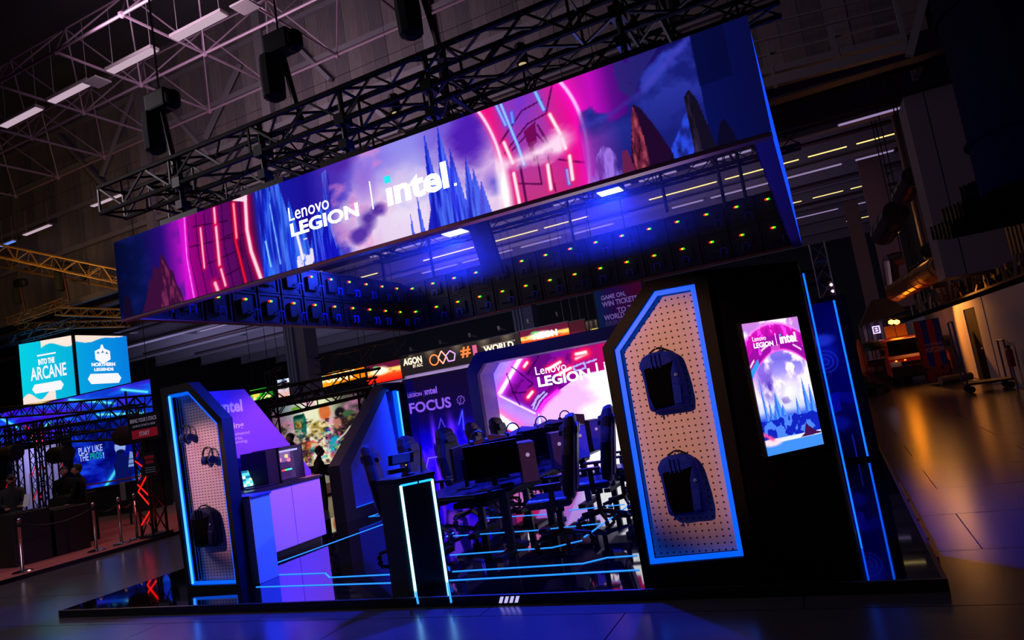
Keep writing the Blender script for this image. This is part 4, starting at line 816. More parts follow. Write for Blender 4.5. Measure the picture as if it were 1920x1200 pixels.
# blue flood lamps inside the ring
FLD = E('flood_led', (.55, .62, 1.0), 5.0)
for (a_, b_2, y, l) in (((822, 432), (885, 440), 8.0, 'glowing blue-white flood panel under the truss, left'), ((1128, 356), (1160, 362), 8.6, 'glowing blue-white flood panel under the truss, right')):
    c_ = at((a_[0] + b_2[0]) / 2, (a_[1] + b_2[1]) / 2, y=y); fo = thing('flood_lamp', l, 'lamp', c_); MB().box((c_.x - .17, c_.y - .13, c_.z), (c_.x + .17, c_.y + .13, c_.z + .12)).build('housing', BLACK, fo, bevel=.01)
    for k in range(4): MB().box((c_.x - .15 + k * .077, c_.y - .11, c_.z - .01), (c_.x - .15 + k * .077 + .065, c_.y + .11, c_.z)).build('lens', FLD, fo)
    MB().path([(c_.x - .2, c_.y, c_.z + .06), (c_.x - .2, c_.y, c_.z + .34), (c_.x + .2, c_.y, c_.z + .34), (c_.x + .2, c_.y, c_.z + .06)], .014, 6).tube((c_.x, c_.y, c_.z + .34), (c_.x, c_.y, zt), .016, 6).build('yoke', BLACK, fo)
cbm = thing('dark_strut', 'broad black column of cables hanging inside the ring, right of the flood lamp', 'rigging', (-3.3, 10.6, 3.6)); p, q = at(905, 445, y=10.5), at(925, 495, y=10.5)
MB().prism([(p.x - .25, 10.5, p.z + .3), (p.x + .12, 10.5, p.z + .3), (q.x + .15, 10.5, q.z - .2), (q.x - .2, 10.5, q.z - .2)], (0, .1, 0)).build('cable_sleeve', BLACK, cbm)
for i, (px, py, qx, qy) in enumerate(((715, 490, 718, 535), (806, 470, 812, 520), (1070, 420, 1076, 460), (1348, 330, 1355, 390), (1392, 340, 1400, 372), (1238, 330, 1245, 400))):
    p, q = at(px, py, y=11.5), at(qx, qy, y=11.5); h = tag(MB().tube((p.x, 11.5, q.z), (p.x, 11.5, zt), .03, 6).build('drop_tube', TRS), 'thin black drop tube inside the ring, number %s from the left' % ('first', 'second', 'third', 'fifth', 'sixth', 'fourth')[i], 'rigging', 'drop tubes of the rear ring side')
    h['label'] = 'thin black drop tube inside the ring, %s from the left' % ('first', 'second', 'third', 'fifth', 'sixth', 'fourth')[i]
# ================================================================ GOODS ON THE PEG BOARDS
def backpack(name, label, px, py, y, w, h, fabric, depth=.13, slit=True):
    p = at(px, py, y=y); t = thing(name, label, 'backpack', (p.x, y, p.z), 'hanging backpacks')
    O = [(-.36, -1.0), (.36, -1.0), (.46, -.94), (.50, -.6), (.49, -.1), (.44, .55), (.40, .80), (.28, .95), (.05, 1.0), (-.20, .98), (-.38, .88), (-.50, .62), (-.46, .40), (-.44, .0), (-.43, -.6), (-.42, -.93)]
    O = [(a * w, b * h / 2) for a, b in O]
    MB().puff(O, p, XD, ZD, -YD, [(.90, -.02), (1, .02), (1, depth * .55), (.95, depth * .85), (.80, depth)]).build('body', fabric, t, smooth=False, bevel=.012)
    I = [(-.36, .46), (-.20, .50), (.10, .50), (.34, .60), (.24, .20), (.20, -.84), (-.26, -.90), (-.34, -.5)]
    MB().puff([(a * w, b * h / 2) for a, b in I], p - YD * depth, XD, ZD, -YD, [(1.02, -.02), (1, .004), (.94, .012)]).build('front_panel', M('pack_black', (.008, .008, .014), .9, spec=.04), t)
    for x0 in (-.16, -.06, .04): MB().box((p.x + x0 * w - .006, y - depth - .018, p.z + h * .22), (p.x + x0 * w + .006, y - depth + .0, p.z + h * .46)).build('webbing', fabric, t)
    MB().puff([(a * w, b * h / 2) for a, b in [(.22, -.86), (.40, -.84), (.43, -.2), (.24, -.1)]], p - YD * (depth * .85), XD, ZD, -YD, [(1, -.02), (1, .01), (.9, .03)]).build('side_pocket', fabric, t, bevel=.006)
    MB().path([(p.x - .22 * w, y - .03, p.z + h * .49), (p.x - .05 * w, y - .05, p.z + h * .555), (p.x + .08 * w, y - .05, p.z + h * .555), (p.x + .25 * w, y - .03, p.z + h * .48)], .008, 6).build('carry_handle', BLACK, t)
    MB().tube((p.x - .01, y + .06, p.z + h * .56), (p.x - .01, y - .08, p.z + h * .56), .005, 6).build('peg_hook', ALU, t)
    MB().box((p.x - .30 * w, y - depth * .7, p.z - h * .56), (p.x - .27 * w, y - depth * .6, p.z - h * .47)).build('zip_pull', fabric, t)
    MB().lathe([(.004, 0), (.014, .006), (.012, .02), (.003, .028)], (p.x + .36 * w, y - depth * .85 - .02, p.z + h * .04), 8).build('badge', M('badge_silver', (.7, .75, .9), .3, .8), t)
    return t
BAG = M('pack_blue_lit', (.05, .14, .62), .7, 0, .3, 60, .5, spec=.15)  # blue LED light put into the dark cloth's colour
backpack('backpack', 'upper navy backpack hanging on the right pegboard by its loop', 1246, 713, 5.58, .34, .47, BAG, .12)
backpack('backpack', 'lower navy backpack hanging on the right pegboard, buckle strap at its side', 1281, 906, 5.58, .335, .47, BAG, .12)
backpack('backpack', 'dark backpack hanging low on the left slotted pegboard', 391, 987, 6.03, .42, .46, M('pack_dark', (.03, .05, .22), .6, 0, .2, 60, .4, spec=.15), .10)
def headset(label, px, py, y):
    p = at(px, py, y=y); t = thing('headphones', label, 'headphones', p, 'headsets on the left pegboard')
    r = .085; P = [(p.x + r * math.cos(a_) * .95, y - .05, p.z + r * 1.15 * math.sin(a_)) for a_ in [PI * i / 14 for i in range(15)]]
    MB().path(P, .011, 8).build('headband', DARKP, t)
    for s_ in (-1, 1):
        c_ = Vector((p.x + s_ * r * .80, y - .05, p.z - .055)); e = Vector((s_ * .8, -.6, 0)).normalized()
        MB().tube(c_ - e * .028, c_ + e * .028, .052, 14, .046).build('ear_cup', M('cup_blue', (.10, .18, .50), .35), t, bevel=.006)
        MB().tube(c_ - e * .045, c_ - e * .028, .046, 14).build('ear_pad', BLACK, t)
        MB().tube((p.x + s_ * r * .93, y - .05, p.z), (p.x + s_ * r * .86, y - .05, p.z - .05), .007, 6).build('slider', CHROME, t)
    MB().tube((p.x, y + .05, p.z + r * .95), (p.x, y - .09, p.z + r * .98), .005, 6).build('peg_hook', ALU, t)
headset('upper left headphones hanging on the left pegboard', 355, 812, 6.04); headset('lower right headphones hanging on the left pegboard', 396, 853, 6.04)
MB().path([(LI[1] + Vector((.09, .08, -.06))), (LI[0] + Vector((.09, .08, .05)))], .010, 6).build('inner_rail', BLACK, lp)
# ================================================================ CABINET TOP
lt = thing('laptop', 'open laptop with pale cyan tiled picture on the cabinet', 'laptop', (-7.55, 7.25, 1.055)); z0 = 1.056
sc0, sc1, sc2 = at(462, 881, x=-7.62), at(503, 903, x=-7.5), at(497, 878, x=-7.55)
dy = at(466, 897, x=-7.68).y - 6.99
lc = at(484, 893, x=-7.60); lc.z = z0; uu = Vector((.58, .81, 0)).normalized(); fr_ = Vector((uu.y, -uu.x, 0)); lt.location = lc
MB().rbox(lc + ZD * .009 + fr_ * .02, uu, fr_, ZD, .19, .13, .009).build('base', DARKP, lt, bevel=.004)
vv = (ZD * .94 - fr_ * .34).normalized(); o_ = lc - fr_ * .105 - uu * .20 + ZD * .02
MB().rbox(o_ + uu * .20 + vv * .13 - uu.cross(vv) * .006, uu, vv, uu.cross(vv), .20, .135, .005).build('lid', DARKP, lt)
A = Art(60, 40, 17); r_ = np.random.default_rng(4); gk = r_.random((6, 9)); g_ = gk[(A.V * 5.9).astype(int), (A.U * 8.9).astype(int)]
A.C[:] = (.10, .45, .62); A.mix(g_ > .35, (.35, .85, .95)); A.mix(g_ > .7, (.85, .98, .85)); A.screen('display', lt, o_ + uu.cross(vv) * .002 + uu * .012 + vv * .015, uu, vv, .376, .235, art_mat('laptop_display', 1.3))
MB().rbox(lc + ZD * .019 + fr_ * .0, uu, fr_, ZD, .17, .06, .001).build('keyboard', BLACK, lt)
MB().box((-7.9, 6.90, z0), (-7.80, 7.05, z0 + .22)).build('speaker_body', BLACK, sp_ := thing('small_speaker', 'small black speaker box left of the laptop on the cabinet', 'speaker', (-7.85, 6.83, z0)), bevel=.004)
MB().lathe([(.03, 0), (.035, .004), (.02, .006)], (-7.85, 6.97, z0 + .22), 12).build('speaker_cap', DARKP, sp_)
pc = thing('glass_tower_pc', 'gaming tower PC with glass side and coloured lights on the cabinet end', 'computer', (-7.6, 7.95, z0))
GL = M('smoked_glass', (.30, .24, .36), .08, 0, .02); b = GL.node_tree.nodes['Principled BSDF']; b.inputs['Alpha'].default_value = .15
x0, x1, y0, y1, z1 = -7.93, -7.42, 7.72, 8.22, z0 + .50
fr = MB().box((x0, y0, z0), (x1, y0 + .02, z1)).box((x0, y1 - .02, z0), (x1, y1, z1)).box((x0, y0, z0), (x1, y1, z0 + .03)).box((x0, y0, z1 - .03), (x1, y1, z1)).box((x0, y0, z0), (x0 + .02, y1, z1)); fr.build('chassis', DARKP, pc)
MB().box((x0, y0 - .22, z0), (x1 - .02, y0 - .005, z1 - .01)).build('front_block', BLACK, pc, bevel=.005)
MB().box((x1 - .008, y0 + .01, z0 + .02), (x1, y1 - .01, z1 - .02)).build('side_glass', GL, pc)
MB().box((x1 - .17, y0 + .03, z0 + .03), (x1 - .155, y1 - .03, z1 - .04)).build('mainboard', E('board_violet_glow', (.30, .17, .34), .8), pc)  # mainboard made to glow so the case interior looks lit
MB().box((x1 - .15, y0 + .12, z1 - .22), (x1 - .12, y1 - .14, z1 - .07)).build('cooler', E('cooler_glow', (.62, .45, .70), .9), pc)
MB().box((x1 - .15, y0 + .08, z0 + .15), (x1 - .06, y1 - .12, z0 + .19)).build('graphics_card', DARKP, pc)
for k, c_ in enumerate(((1, .2, .1), (.2, 1, .3), (.2, .8, 1))): MB().box((x1 - .058, y0 + .09 + k * .07, z0 + .155), (x1 - .05, y0 + .155 + k * .07, z0 + .175)).build('light_bar', E('rgb_%d' % k, c_, 4), pc)
for zz, yy, c_ in ((z0 + .32, y0 + .12, (1, .6, .8)), (z0 + .36, y0 + .26, (1, .85, .5)), (z0 + .3, y0 + .3, (1, .5, .6))):
    f_ = MB(); f_.tube((x1 - .11, yy, zz), (x1 - .09, yy, zz), .028, 12); f_.build('fan_glow', E('fan_%s' % c_[1], c_, 1.5), pc)
MB().box((x1 - .10, y0 + .12, z1 - .075), (x1 - .06, y1 - .04, z1 - .05)).build('light_strip', E('top_strip', (.7, .7, 1), 1.6), pc)
if 0: pk = thing('dark_box', 'small dark box standing behind the laptop', 'box', (-7.85, 7.5, z0)); MB().box((-7.92, 7.43, z0), (-7.7, 7.60, z0 + .34)).build('body', BLACK, pk, bevel=.006); MB().box((-7.699, 7.45, z0 + .05), (-7.695, 7.58, z0 + .3)).build('front_grille', DARKP, pk)
st = thing('handheld_console', 'small handheld console lying on the white plinth', 'console', (-7.0, 6.2, 1.086)); MB().box((-7.08, 6.08, 1.086), (-6.82, 6.20, 1.106)).build('body', DARKP, st, bevel=.006); MB().box((-7.03, 6.09, 1.1065), (-6.87, 6.19, 1.108)).build('display', E('dim_violet', (.2, .1, .5), .5), st)
# kiosk top: handheld on a stand with a pole
kc = (F1 + F2) / 2 - fn * .2; kc.z = kz
hk = thing('display_handheld', 'handheld console propped on a stand on the glowing kiosk', 'console', kc)
MB().rbox(kc + ZD * .17 - fd * .05, fd, (fn * .4 + ZD).normalized(), (fn - ZD * .4).normalized(), .13, .055, .01).build('body', DARKP, hk, bevel=.005)
MB().rbox(kc + ZD * .172 - fd * .05 + fn * .012, fd, (fn * .4 + ZD).normalized(), (fn - ZD * .4).normalized(), .09, .045, .002).build('display', E('dim_blue', (.05, .12, .55), .9), hk)
MB().tube(kc, kc + ZD * .13, .012, 8).lathe([(.07, 0), (.07, .012), (.02, .02)], kc, 14).build('stand', BLACK, hk); MB().rbox(kc + ZD * .06 - fd * .1, fd, fn, ZD, .10, .04, .02).build('dock', BLACK, hk)
MB().lathe([(.006, 0), (.008, .004), (.002, .008)], kc + ZD * .10 + fn * .05 - fd * .02, 8).build('indicator', E('amber_dot', (1, .6, .1), 4), hk)
pp = thing('thin_pole_sensor', 'thin black rod holding a small clip on the kiosk top', 'stand', kc + fd * .14); MB().tube(kc + fd * .14, kc + fd * .17 + ZD * .26, .008, 6).build('rod', BLACK, pp); MB().rbox(kc + fd * .14 + ZD * .03, fd, fn, ZD, .015, .012, .03).build('clip', M('clip_blue', (.3, .5, .9), .3, .6), pp)
# ================================================================ DESK ISLAND
SCR = M('screen_off', (.008, .009, .016), .12); TABLE = M('desk_top', (.05, .06, .14), .3)
desk = thing('gaming_desk', 'long black gaming desk island in the middle of the stand', 'desk', (-4.0, 8.6, ZF))
tx0, tx1, ty0, ty1, tz = -4.62, -3.42, 6.75, 11.0, .76
poly = [(tx0, ty0 + .25), (tx0 + .30, ty0 - .02), (tx1 - .32, ty0 - .08), (tx1, ty0 + .22), (tx1, ty1), (tx0, ty1)]
MB().prism([(x, y, tz - .035) for x, y in poly], (0, 0, .035)).build('desktop', TABLE, desk, bevel=.004)
for x in (tx0 + .12, tx1 - .10):
    for y in (ty0 + .18, 8.15, 9.6, ty1 - .2):
        MB().box((x - .045, y - .03, ZF + .03), (x + .045, y + .03, tz - .035)).build('leg', M('leg_steel', (.07, .08, .2), .4, .4), desk)
        MB().box((x - .05, y - .35, ZF), (x + .05, y + .35, ZF + .03)).build('foot', BLACK, desk)
for y in (ty0 + .18, 8.15, 9.6): MB().box((tx0 + .12, y - .02, tz - .10), (tx1 - .1, y + .02, tz - .04)).build('cross_bar', BLACK, desk)
MB().box((-4.25, ty0 + .3, tz - .2), (-3.8, ty1 - .3, tz - .14)).build('cable_tray', BLACK, desk)
random.seed(3); cbl = MB()
for i in range(12):
    y = ty0 + .3 + random.random() * 3.4; x = random.uniform(-4.3, -3.7); cbl.path([(x, y, tz - .1), (x + .1, y + .1, tz - .3), (x + .05, y + .3, tz - .34), (x, y + .42, tz - .12)], .008, 5)
tag(cbl.build('cables', BLACK, desk), kind='stuff')
def monitor(label, x, y, rz, grp='desk monitors'):
    t = thing('monitor', label, 'monitor', (x, y, tz + .001), grp, rz)
    MB().box((-.31, -.012, .12), (.31, .025, .50)).build('case', DARKP, t, bevel=.004, local=True); MB().box((-.302, -.0135, .132), (.302, -.0125, .492)).build('display', SCR, t, local=True)
    MB().box((-.03, .025, .02), (.03, .06, .34)).box((-.12, -.06, 0), (.12, .12, .015)).build('stand', BLACK, t, local=True); return t
TOWF = M('tower_front', (.66, .50, .56), .45, .1)
def tower(label, x, y, rz):
    t = thing('desktop_tower', label, 'computer', (x, y, tz + .001), 'desktop towers on the desk island', rz)
    MB().box((-.09, -.2, 0), (.09, .2, .45)).build('case', DARKP, t, bevel=.004, local=True); MB().box((-.088, -.206, .01), (.088, -.2, .44)).build('front_panel', TOWF, t, local=True)
    MB().tube((0, -.207, .31), (0, -.2095, .31), .022, 16).build('ring_logo', E('ring_logo_glow', (.8, .65, .9), .6), t, local=True); return t
def angled(label, x, y, rz):                                             # the slanted blinkers over the monitors
    t = thing('privacy_screen', label, 'partition', (x, y, tz + .001), 'slanted partitions between stations', rz)
    MB().prism([(-.26, 0, .10), (.26, 0, .10), (.26, 0, .52), (.06, 0, .56), (-.26, 0, .46)], (0, .02, 0)).build('panel', M('partition_brown', (.62, .46, .54), .5), t, local=True); MB().box((-.2, -.05, 0), (.2, .07, .10)).build('foot', BLACK, t, local=True)
def cans(label, x, y, z, rz):
    t = thing('headphones', label, 'headphones', (x, y, z), 'headphones resting on the monitors', rz)
    MB().path([(.09 * math.cos(a_), 0, .105 * math.sin(a_) - .02) for a_ in [PI * i / 10 for i in range(11)]], .010, 6).build('headband', DARKP, t, local=True)
    for s_ in (-1, 1): MB().tube((s_ * .07, 0, -.05), (s_ * .11, 0, -.05), .042, 12).build('ear_cup', DARKP, t, local=True)
def keyb(label, x, y, rz):
    t = thing('keyboard', label, 'keyboard', (x, y, tz + .001), 'keyboards on the desk island', rz)
    MB().box((-.21, -.07, 0), (.21, .07, .022)).build('case', DARKP, t, bevel=.003, local=True)
    k_ = MB()
    for i in range(14):
        for j in range(5): k_.box((-.2 + i * .0285, -.06 + j * .024, .022), (-.2 + i * .0285 + .024, -.06 + j * .024 + .02, .030))
    tag(k_.build('keys', M('key_caps', (.14, .12, .2), .4), t, local=True), kind='stuff')
WHR = PI / 2
st_lab = ['nearest', 'second', 'third', 'fourth']
pm1 = at(926, 890, y=7.05); monitor('big dark monitor at the near end of the desk island, facing the aisle', pm1.x, 7.05, .55)
for k, y in enumerate((7.95, 8.95, 9.95)):
    monitor('dark monitor on the right side of the desk island, %s station' % st_lab[k + 1], -3.80, y - .25, WHR - .45)
for k, y in enumerate((7.3, 8.3, 9.3, 10.3)):
    px_, yy_ = ((987, 7.12), (1050, 8.05), (1092, 9.0), (1125, 9.95))[k]; tower('desktop tower with ring logo on the right side of the desk, %s from the kiosk' % st_lab[k], at(px_, 860, y=yy_).x - .08, yy_ + .18, .52)
    monitor('monitor turned to the left side of the desk island, %s station' % st_lab[k], -4.18, y - .05, -WHR + .2)
    angled('slanted brown partition over the desk, %s from the kiosk' % st_lab[k], -4.05, y + .42, .35)
    cans('headphones perched on a monitor edge, %s from the kiosk' % st_lab[k], -4.0, y + .14, tz + .55, .7)
    if k: keyb('keyboard on the right desk edge, %s station' % st_lab[k], -3.58, y - .35, WHR)
keyb('keyboard at the near right corner of the desk', -3.62, 7.0, WHR - .3)
LEDR = E('led_red', (1, .1, .2), 4)
# gaming chair ----------------------------------------------------------------
def chair(label, grp, loc, rz):
    t = thing('gaming_chair', label, 'chair', loc, grp, rz)            # faces -y in its own frame
    O = [(-.16, .42), (.16, .42), (.25, .50), (.27, .66), (.27, .92), (.24, 1.02), (.21, 1.10), (.19, 1.22), (.15, 1.32), (.06, 1.345), (-.06, 1.345), (-.15, 1.32), (-.19, 1.22), (-.21, 1.10), (-.24, 1.02), (-.27, .92), (-.27, .66), (-.25, .50)]
    lean = Vector((0, .16, 1)).normalized()
    MB().puff([(x, z - .42) for x, z in O], (0, .17, .46), XD, lean, YD, [(.80, -.085), (.96, -.06), (1, -.02), (1, .02), (.93, .045), (.7, .06)]).build('backrest', CHAIRF, t, local=True, bevel=.008)
    MB().puff([(x * .55, (z - .42) * .8 + .08) for x, z in O], (0, .17, .46), XD, lean, YD, [(1, .055), (.97, .07), (.9, .075)]).build('back_shell', M('back_shell', (.16, .12, .18), .4), t, local=True)
    for s_ in (-1, 1): MB().puff([(s_ * .05, .72), (s_ * .11, .70), (s_ * .12, .78), (s_ * .07, .83)], (0, .17, .46), XD, lean, YD, [(1, .072), (.9, .085)]).build('slot_trim', M('slot_trim', (.55, .35, .42), .3, .5), t, local=True)
    MB().puff([(-.14, -.06), (.14, -.06), (.16, 0), (.13, .07), (-.13, .07), (-.16, 0)], (0, .25, 1.20), XD, lean, -YD, [(.9, 0), (1, .03), (.8, .085)]).build('head_pillow', CHAIRF, t, local=True)
    MB().puff([(-.26, -.30), (.26, -.30), (.28, -.1), (.27, .2), (-.27, .2), (-.28, -.1)], (0, 0, .42), XD, YD, ZD, [(.85, 0), (1, .03), (1, .08), (.9, .105)]).build('seat', M('seat_blue', (.07, .09, .22), .4), t, local=True, bevel=.01)
    for s_ in (-1, 1):
        a_ = MB().box((s_ * .31 - .02, -.03, .42), (s_ * .31 + .02, .03, .66)); a_.box((s_ * .31 - .045, -.16, .66), (s_ * .31 + .045, .12, .69)); a_.box((min(s_ * .2, s_ * .33), -.02, .40), (max(s_ * .2, s_ * .33), .03, .43)); a_.build('armrest', DARKP, t, local=True, bevel=.006)
    MB().tube((0, 0, .12), (0, 0, .40), .03, 12).tube((0, 0, .34), (0, 0, .42), .07, 8).build('gas_lift', BLACK, t, local=True)
    b_ = MB()
    for k in range(5):
        a2 = 2 * PI * k / 5 + .3; e = Vector((math.cos(a2), math.sin(a2), 0)); b_.tube((0, 0, .13), e * .32 + ZD * .075, .032, 6, .02)
        MB().tube(e * .32 + Vector((-e.y, e.x, 0)) * .022 + ZD * .031, e * .32 - Vector((-e.y, e.x, 0)) * .022 + ZD * .031, .03, 10).build('castor', BLACK, t, local=True)
    b_.build('star_base', DARKP, t, local=True); return t
c0 = chair('gaming chair seen from behind, nearest in the right row', 'gaming chairs right of the desk island', (-3.00, 7.15, ZF), PI / 2 + PI + .25)
for (x, y, dz, l) in ((-2.86, 8.12, .2, 'gaming chair, second in the right row, its slots catching pink light'), (-2.82, 9.05, .1, 'gaming chair, third in the right row, half behind the portal'), (-2.85, 10.2, .3, 'gaming chair, last in the right row')):
    dup(c0, (x, y, ZF), PI / 2 + PI + dz, l)
for (x, y, dz, l) in ((-4.98, 7.05, .5, 'gaming chair behind the kiosk, nearest of the left row'), (-5.1, 8.0, .1, 'gaming chair, second of the left row'), (-5.12, 9.0, -.1, 'gaming chair, third of the left row before the reveal'), (-5.1, 9.9, .2, 'gaming chair, fourth of the left row against the screen'), (-5.08, 10.7, 0, 'gaming chair, last of the left row against the screen')):
    dup(c0, (x, y, ZF), -PI / 2 + PI + dz, l, 'gaming chairs left of the desk island')
# ================================================================ LEFT OF THE STAND: THE TOURNAMENT AREA
CARPET = M('red_carpet', (.52, .24, .24), .9, 0, .2, 60, .3)
cp = thing('queue_carpet', 'low red-brown carpeted stage edge with a black kick at far left', 'stage floor', (-18, 12, 0)); MB().box((-24, 6.0, 0), (-13.35, 14.0, .07)).build('carpet', CARPET, cp)
MB().box((-13.35, 6.0, 0), (-13.31, 14.0, .075)).build('edge_kick', BLACK, cp)
wf = thing('wooden_stage_floor', 'pale wooden floor strip behind the queue carpet', 'stage floor', (-18, 15, 0)); MB().box((-30, 14.0, 0), (-12.5, 17.5, .06)).build('boards', M('stage_wood', (.45, .33, .30), .6, 0, .2, 4, 0, (.3, 8, 1)), wf)
# stanchions with ropes
GRN = E('green_reflection', (.1, .6, .1), .5)
def stanchion(x, y, label):
    t = thing('stanchion', label, 'barrier post', (x, y, .07), 'chrome barrier posts at the queue')
    MB().lathe([(.165, 0), (.165, .012), (.14, .03), (.03, .045)], (x, y, .07), 20).build('base', CHROME, t, smooth=False)
    MB().lathe([(.028, .04), (.028, .90), (.036, .905), (.036, .93), (.03, .945), (.012, .955)], (x, y, .07), 14).build('post', CHROME, t, smooth=True)
    MB().lathe([(.037, .80), (.040, .81), (.040, .85), (.037, .86)], (x, y, .07), 14).build('collar', BLACK, t)
SP = [(-13.70, 7.74), (-13.78, 9.17), (-13.80, 9.72), (-13.9, 10.15)]
for (x, y), l in zip(SP, ('chrome barrier post nearest the left picture edge', 'chrome barrier post, second from the left, standing alone', 'chrome barrier post, third from the left, in front of the pale speaker', 'chrome barrier post beside the lit truss tower')): stanchion(x, y, l)
for k, ((x, y), (x2, y2)) in enumerate(zip(SP[:-1], SP[1:])):
    P = [(x + (x2 - x) * t_, y + (y2 - y) * t_, .92 - .45 * t_ * (1 - t_) * 1.2) for t_ in [i / 8 for i in range(9)]]
    tag(MB().path(P, .014, 6).build('barrier_rope', BLACK), ('black rope sagging between the first two barrier posts', 'black rope between the second and third barrier posts', 'short black rope at the truss tower post')[k], 'rope')
# truss tower lit red with two signs
RED = E('red_lit_strong', (1, .06, .04), 2.2)
tp = at(290, 1013, z=0); TR2 = M('aluminium_truss_dark', (.07, .05, .08), .4, .6)
tw = truss('truss_tower', 'upright truss tower lit red carrying the start signs', (tp.x - .1, tp.y + .1, .12), (tp.x - .1, tp.y + .1, 2.6), .34, TR2, rc=.028, rb=.014)
b_ = MB()
for (z0_, z1_, s_) in ((.35, .62, 1), (.75, 1.05, -1), (1.05, 1.35, 1), (1.2, .95, 1), (1.5, 1.7, -1)): b_.tube((tp.x - .1 - .15 * s_, tp.y - .08, z0_), (tp.x - .1 + .15 * s_, tp.y - .08, z1_), .014, 5)
b_.build('red_lit_brace', RED, tw); MB().box((tp.x - .35, tp.y - .15, .07), (tp.x + .15, tp.y + .35, .13)).build('base_plate', BLACK, tw)  # braces emit red in place of red light on them
spot((tp.x - .1, tp.y + .1, .2), (tp.x - .1, tp.y + .1, 3), 100, (1, .03, .02), 60)
sgn = thing('start_sign', 'black sign with pale headline and dark red START bar on the truss tower', 'sign', (tp.x, tp.y, 2.1))
a_, b_2, c_ = at(243, 828, y=tp.y - .12), at(303, 822, y=tp.y - .12), at(243, 783, y=tp.y - .12)
sx0, sx1, sz0, sz1 = a_.x, b_2.x, (a_.z + b_2.z) / 2, c_.z + .03; yy = tp.y - .12
MB().box((sx0, yy, sz0), (sx1, yy + .04, sz1)).build('board', JET, sgn); W_ = sx1 - sx0; H_ = sz1 - sz0
SG = E('sign_letters', (.52, .48, .60), .55); MB().box((sx0 + .1 * W_, yy - .004, sz0 + .10 * H_), (sx1 - .1 * W_, yy, sz0 + .42 * H_)).build('red_bar', E('sign_red', (.50, .04, .12), .55), sgn)
text('BRING YOUR 5 STACK', (sx0 + .08 * W_, yy, sz0 + .70 * H_), XD, ZD, .84 * W_, .15 * H_, SG, sgn, bold=.02); text('QUEUE STARTS HERE', (sx0 + .14 * W_, yy, sz0 + .52 * H_), XD, ZD, .72 * W_, .09 * H_, SG, sgn); text('START', (sx0 + .34 * W_, yy - .004, sz0 + .18 * H_), XD, ZD, .32 * W_, .16 * H_, SG, sgn, bold=.02)
hx = thing('hexagon_sign', 'dark hexagonal sign with two red bars below the start sign', 'sign', (tp.x, tp.y, 1.7)); hc = at(281, 872, y=yy)
MB().prism([(hc.x + .27 * a1, yy, hc.z + .27 * b1) for a1, b1 in ((-.55, 1), (.55, 1), (1, -.35), (.4, -.85), (-.4, -.85), (-1, -.35))], (0, .03, 0)).build('board', JET, hx)
for dz, w_ in ((.13, .24), (.03, .20)): MB().box((hc.x - w_ * .6, yy - .004, hc.z + dz), (hc.x + w_ * .6, yy, hc.z + dz + .07)).build('red_bar', E('sign_red_dark', (.32, .03, .08), .6), hx)
for k in range(3): MB().box((hc.x - .16, yy - .004, hc.z - .06 - k * .045), (hc.x + .16, yy, hc.z - .045 - k * .045)).build('text_line', E('sign_grey', (.25, .24, .30), .6), hx)
# banner PLAY LIKE THE PROS
yb2 = 18.0
def uvp(px, py): return at(px, py, y=yb2)
pTL, pTR, pBR, pBL = uvp(131, 800), uvp(253, 775), uvp(263, 918), uvp(158, 934)
pl = thing('print_banner', 'large wrinkled blue fabric banner with a player and slogan', 'banner', (pBL.x, yb2, pBL.z)); bx0, bx1, bz0, bz1 = pTL.x, pTR.x + .15, (pBL.z + pBR.z) / 2, (pTL.z + pTR.z) / 2
A = Art(150, 150, 14); n1 = A.fbm(6, 14, 5, 61); n2 = A.fbm(9, 4, 5, 62)
A.grad([(0, (.03, .10, .80)), (.4, (.02, .05, .62)), (.7, (.02, .08, .62)), (1, (.03, .12, .55))], 'v'); A.mix((n1 - .45) * 2.5 * (A.U < .55), (.10, .30, 1)); A.mix((.5 - n1) * 2.5, (0, .0, .30)); A.mix(A.blob(.55, .5, .12, 1) * .4, (0, .01, .3))
A.glow([(.36, .0), (.62, .30)], .02, (.3, .9, 1), (.05, .4, .95), 3); A.glow([(.82, .05), (1, .25)], .02, (.2, .8, 1), (.05, .4, .95), 3)
A.mix(A.poly([(.62, .0), (.60, .40), (.66, .50), (.82, .48), (.86, .30), (.80, 0)]), (.03, .07, .38)); A.mix(A.blob(.71, .60, .085, .11, .3), (.62, .74, 1)); A.mix(A.blob(.70, .68, .09, .05, .3), (.03, .07, .30)); A.mix(A.blob(.71, .53, .07, .04, .4), (.03, .06, .30)); A.mix(A.poly([(.80, .32), (.84, .52), (.88, .50), (.90, .32)]), (.50, .62, .90)); A.stroke([(.81, .36), (.89, .36)], .008, (.1, .15, .5)); A.stroke([(.82, .42), (.89, .42)], .008, (.1, .15, .5))
A.glow([(.90, .80), (.94, .75), (.90, .70)], .008, (.1, .9, .8), (.05, .4, .9), 2); A.glow([(0, .02), (1, .0)], .02, (.1, .2, 1), (.1, .1, 1), 2)
A.screen('fabric_print', pl, (bx0, yb2, bz0), XD, ZD, bx1 - bx0, bz1 - bz0, art_mat('banner_fabric', .8)); MB().box((bx0 - .03, yb2 + .01, bz0 - .02), (bx1 + .03, yb2 + .05, bz1 + .03)).build('backing', BLACK, pl)  # fabric print emits by itself in place of light on the cloth
for xh in (bx0 + .1, bx1 - .1): MB().tube((xh, yb2 + .08, 0), (xh, yb2 + .08, bz1), .03, 6).build('support_pole', BLACK, pl)
TW2 = E('slogan_white', (.72, .80, 1), .9); TG2 = E('slogan_green', (.05, .72, .50), .9)
def t3(s, a, b, c, y, m, par, bold=0):
    A_, B_, C_ = at(*a, y=y), at(*b, y=y), at(*c, y=y); text(s, (A_.x, y - .004, (A_.z + B_.z) / 2), XD, ZD, B_.x - A_.x, C_.z - A_.z, m, par, bold=bold, lift=.006)
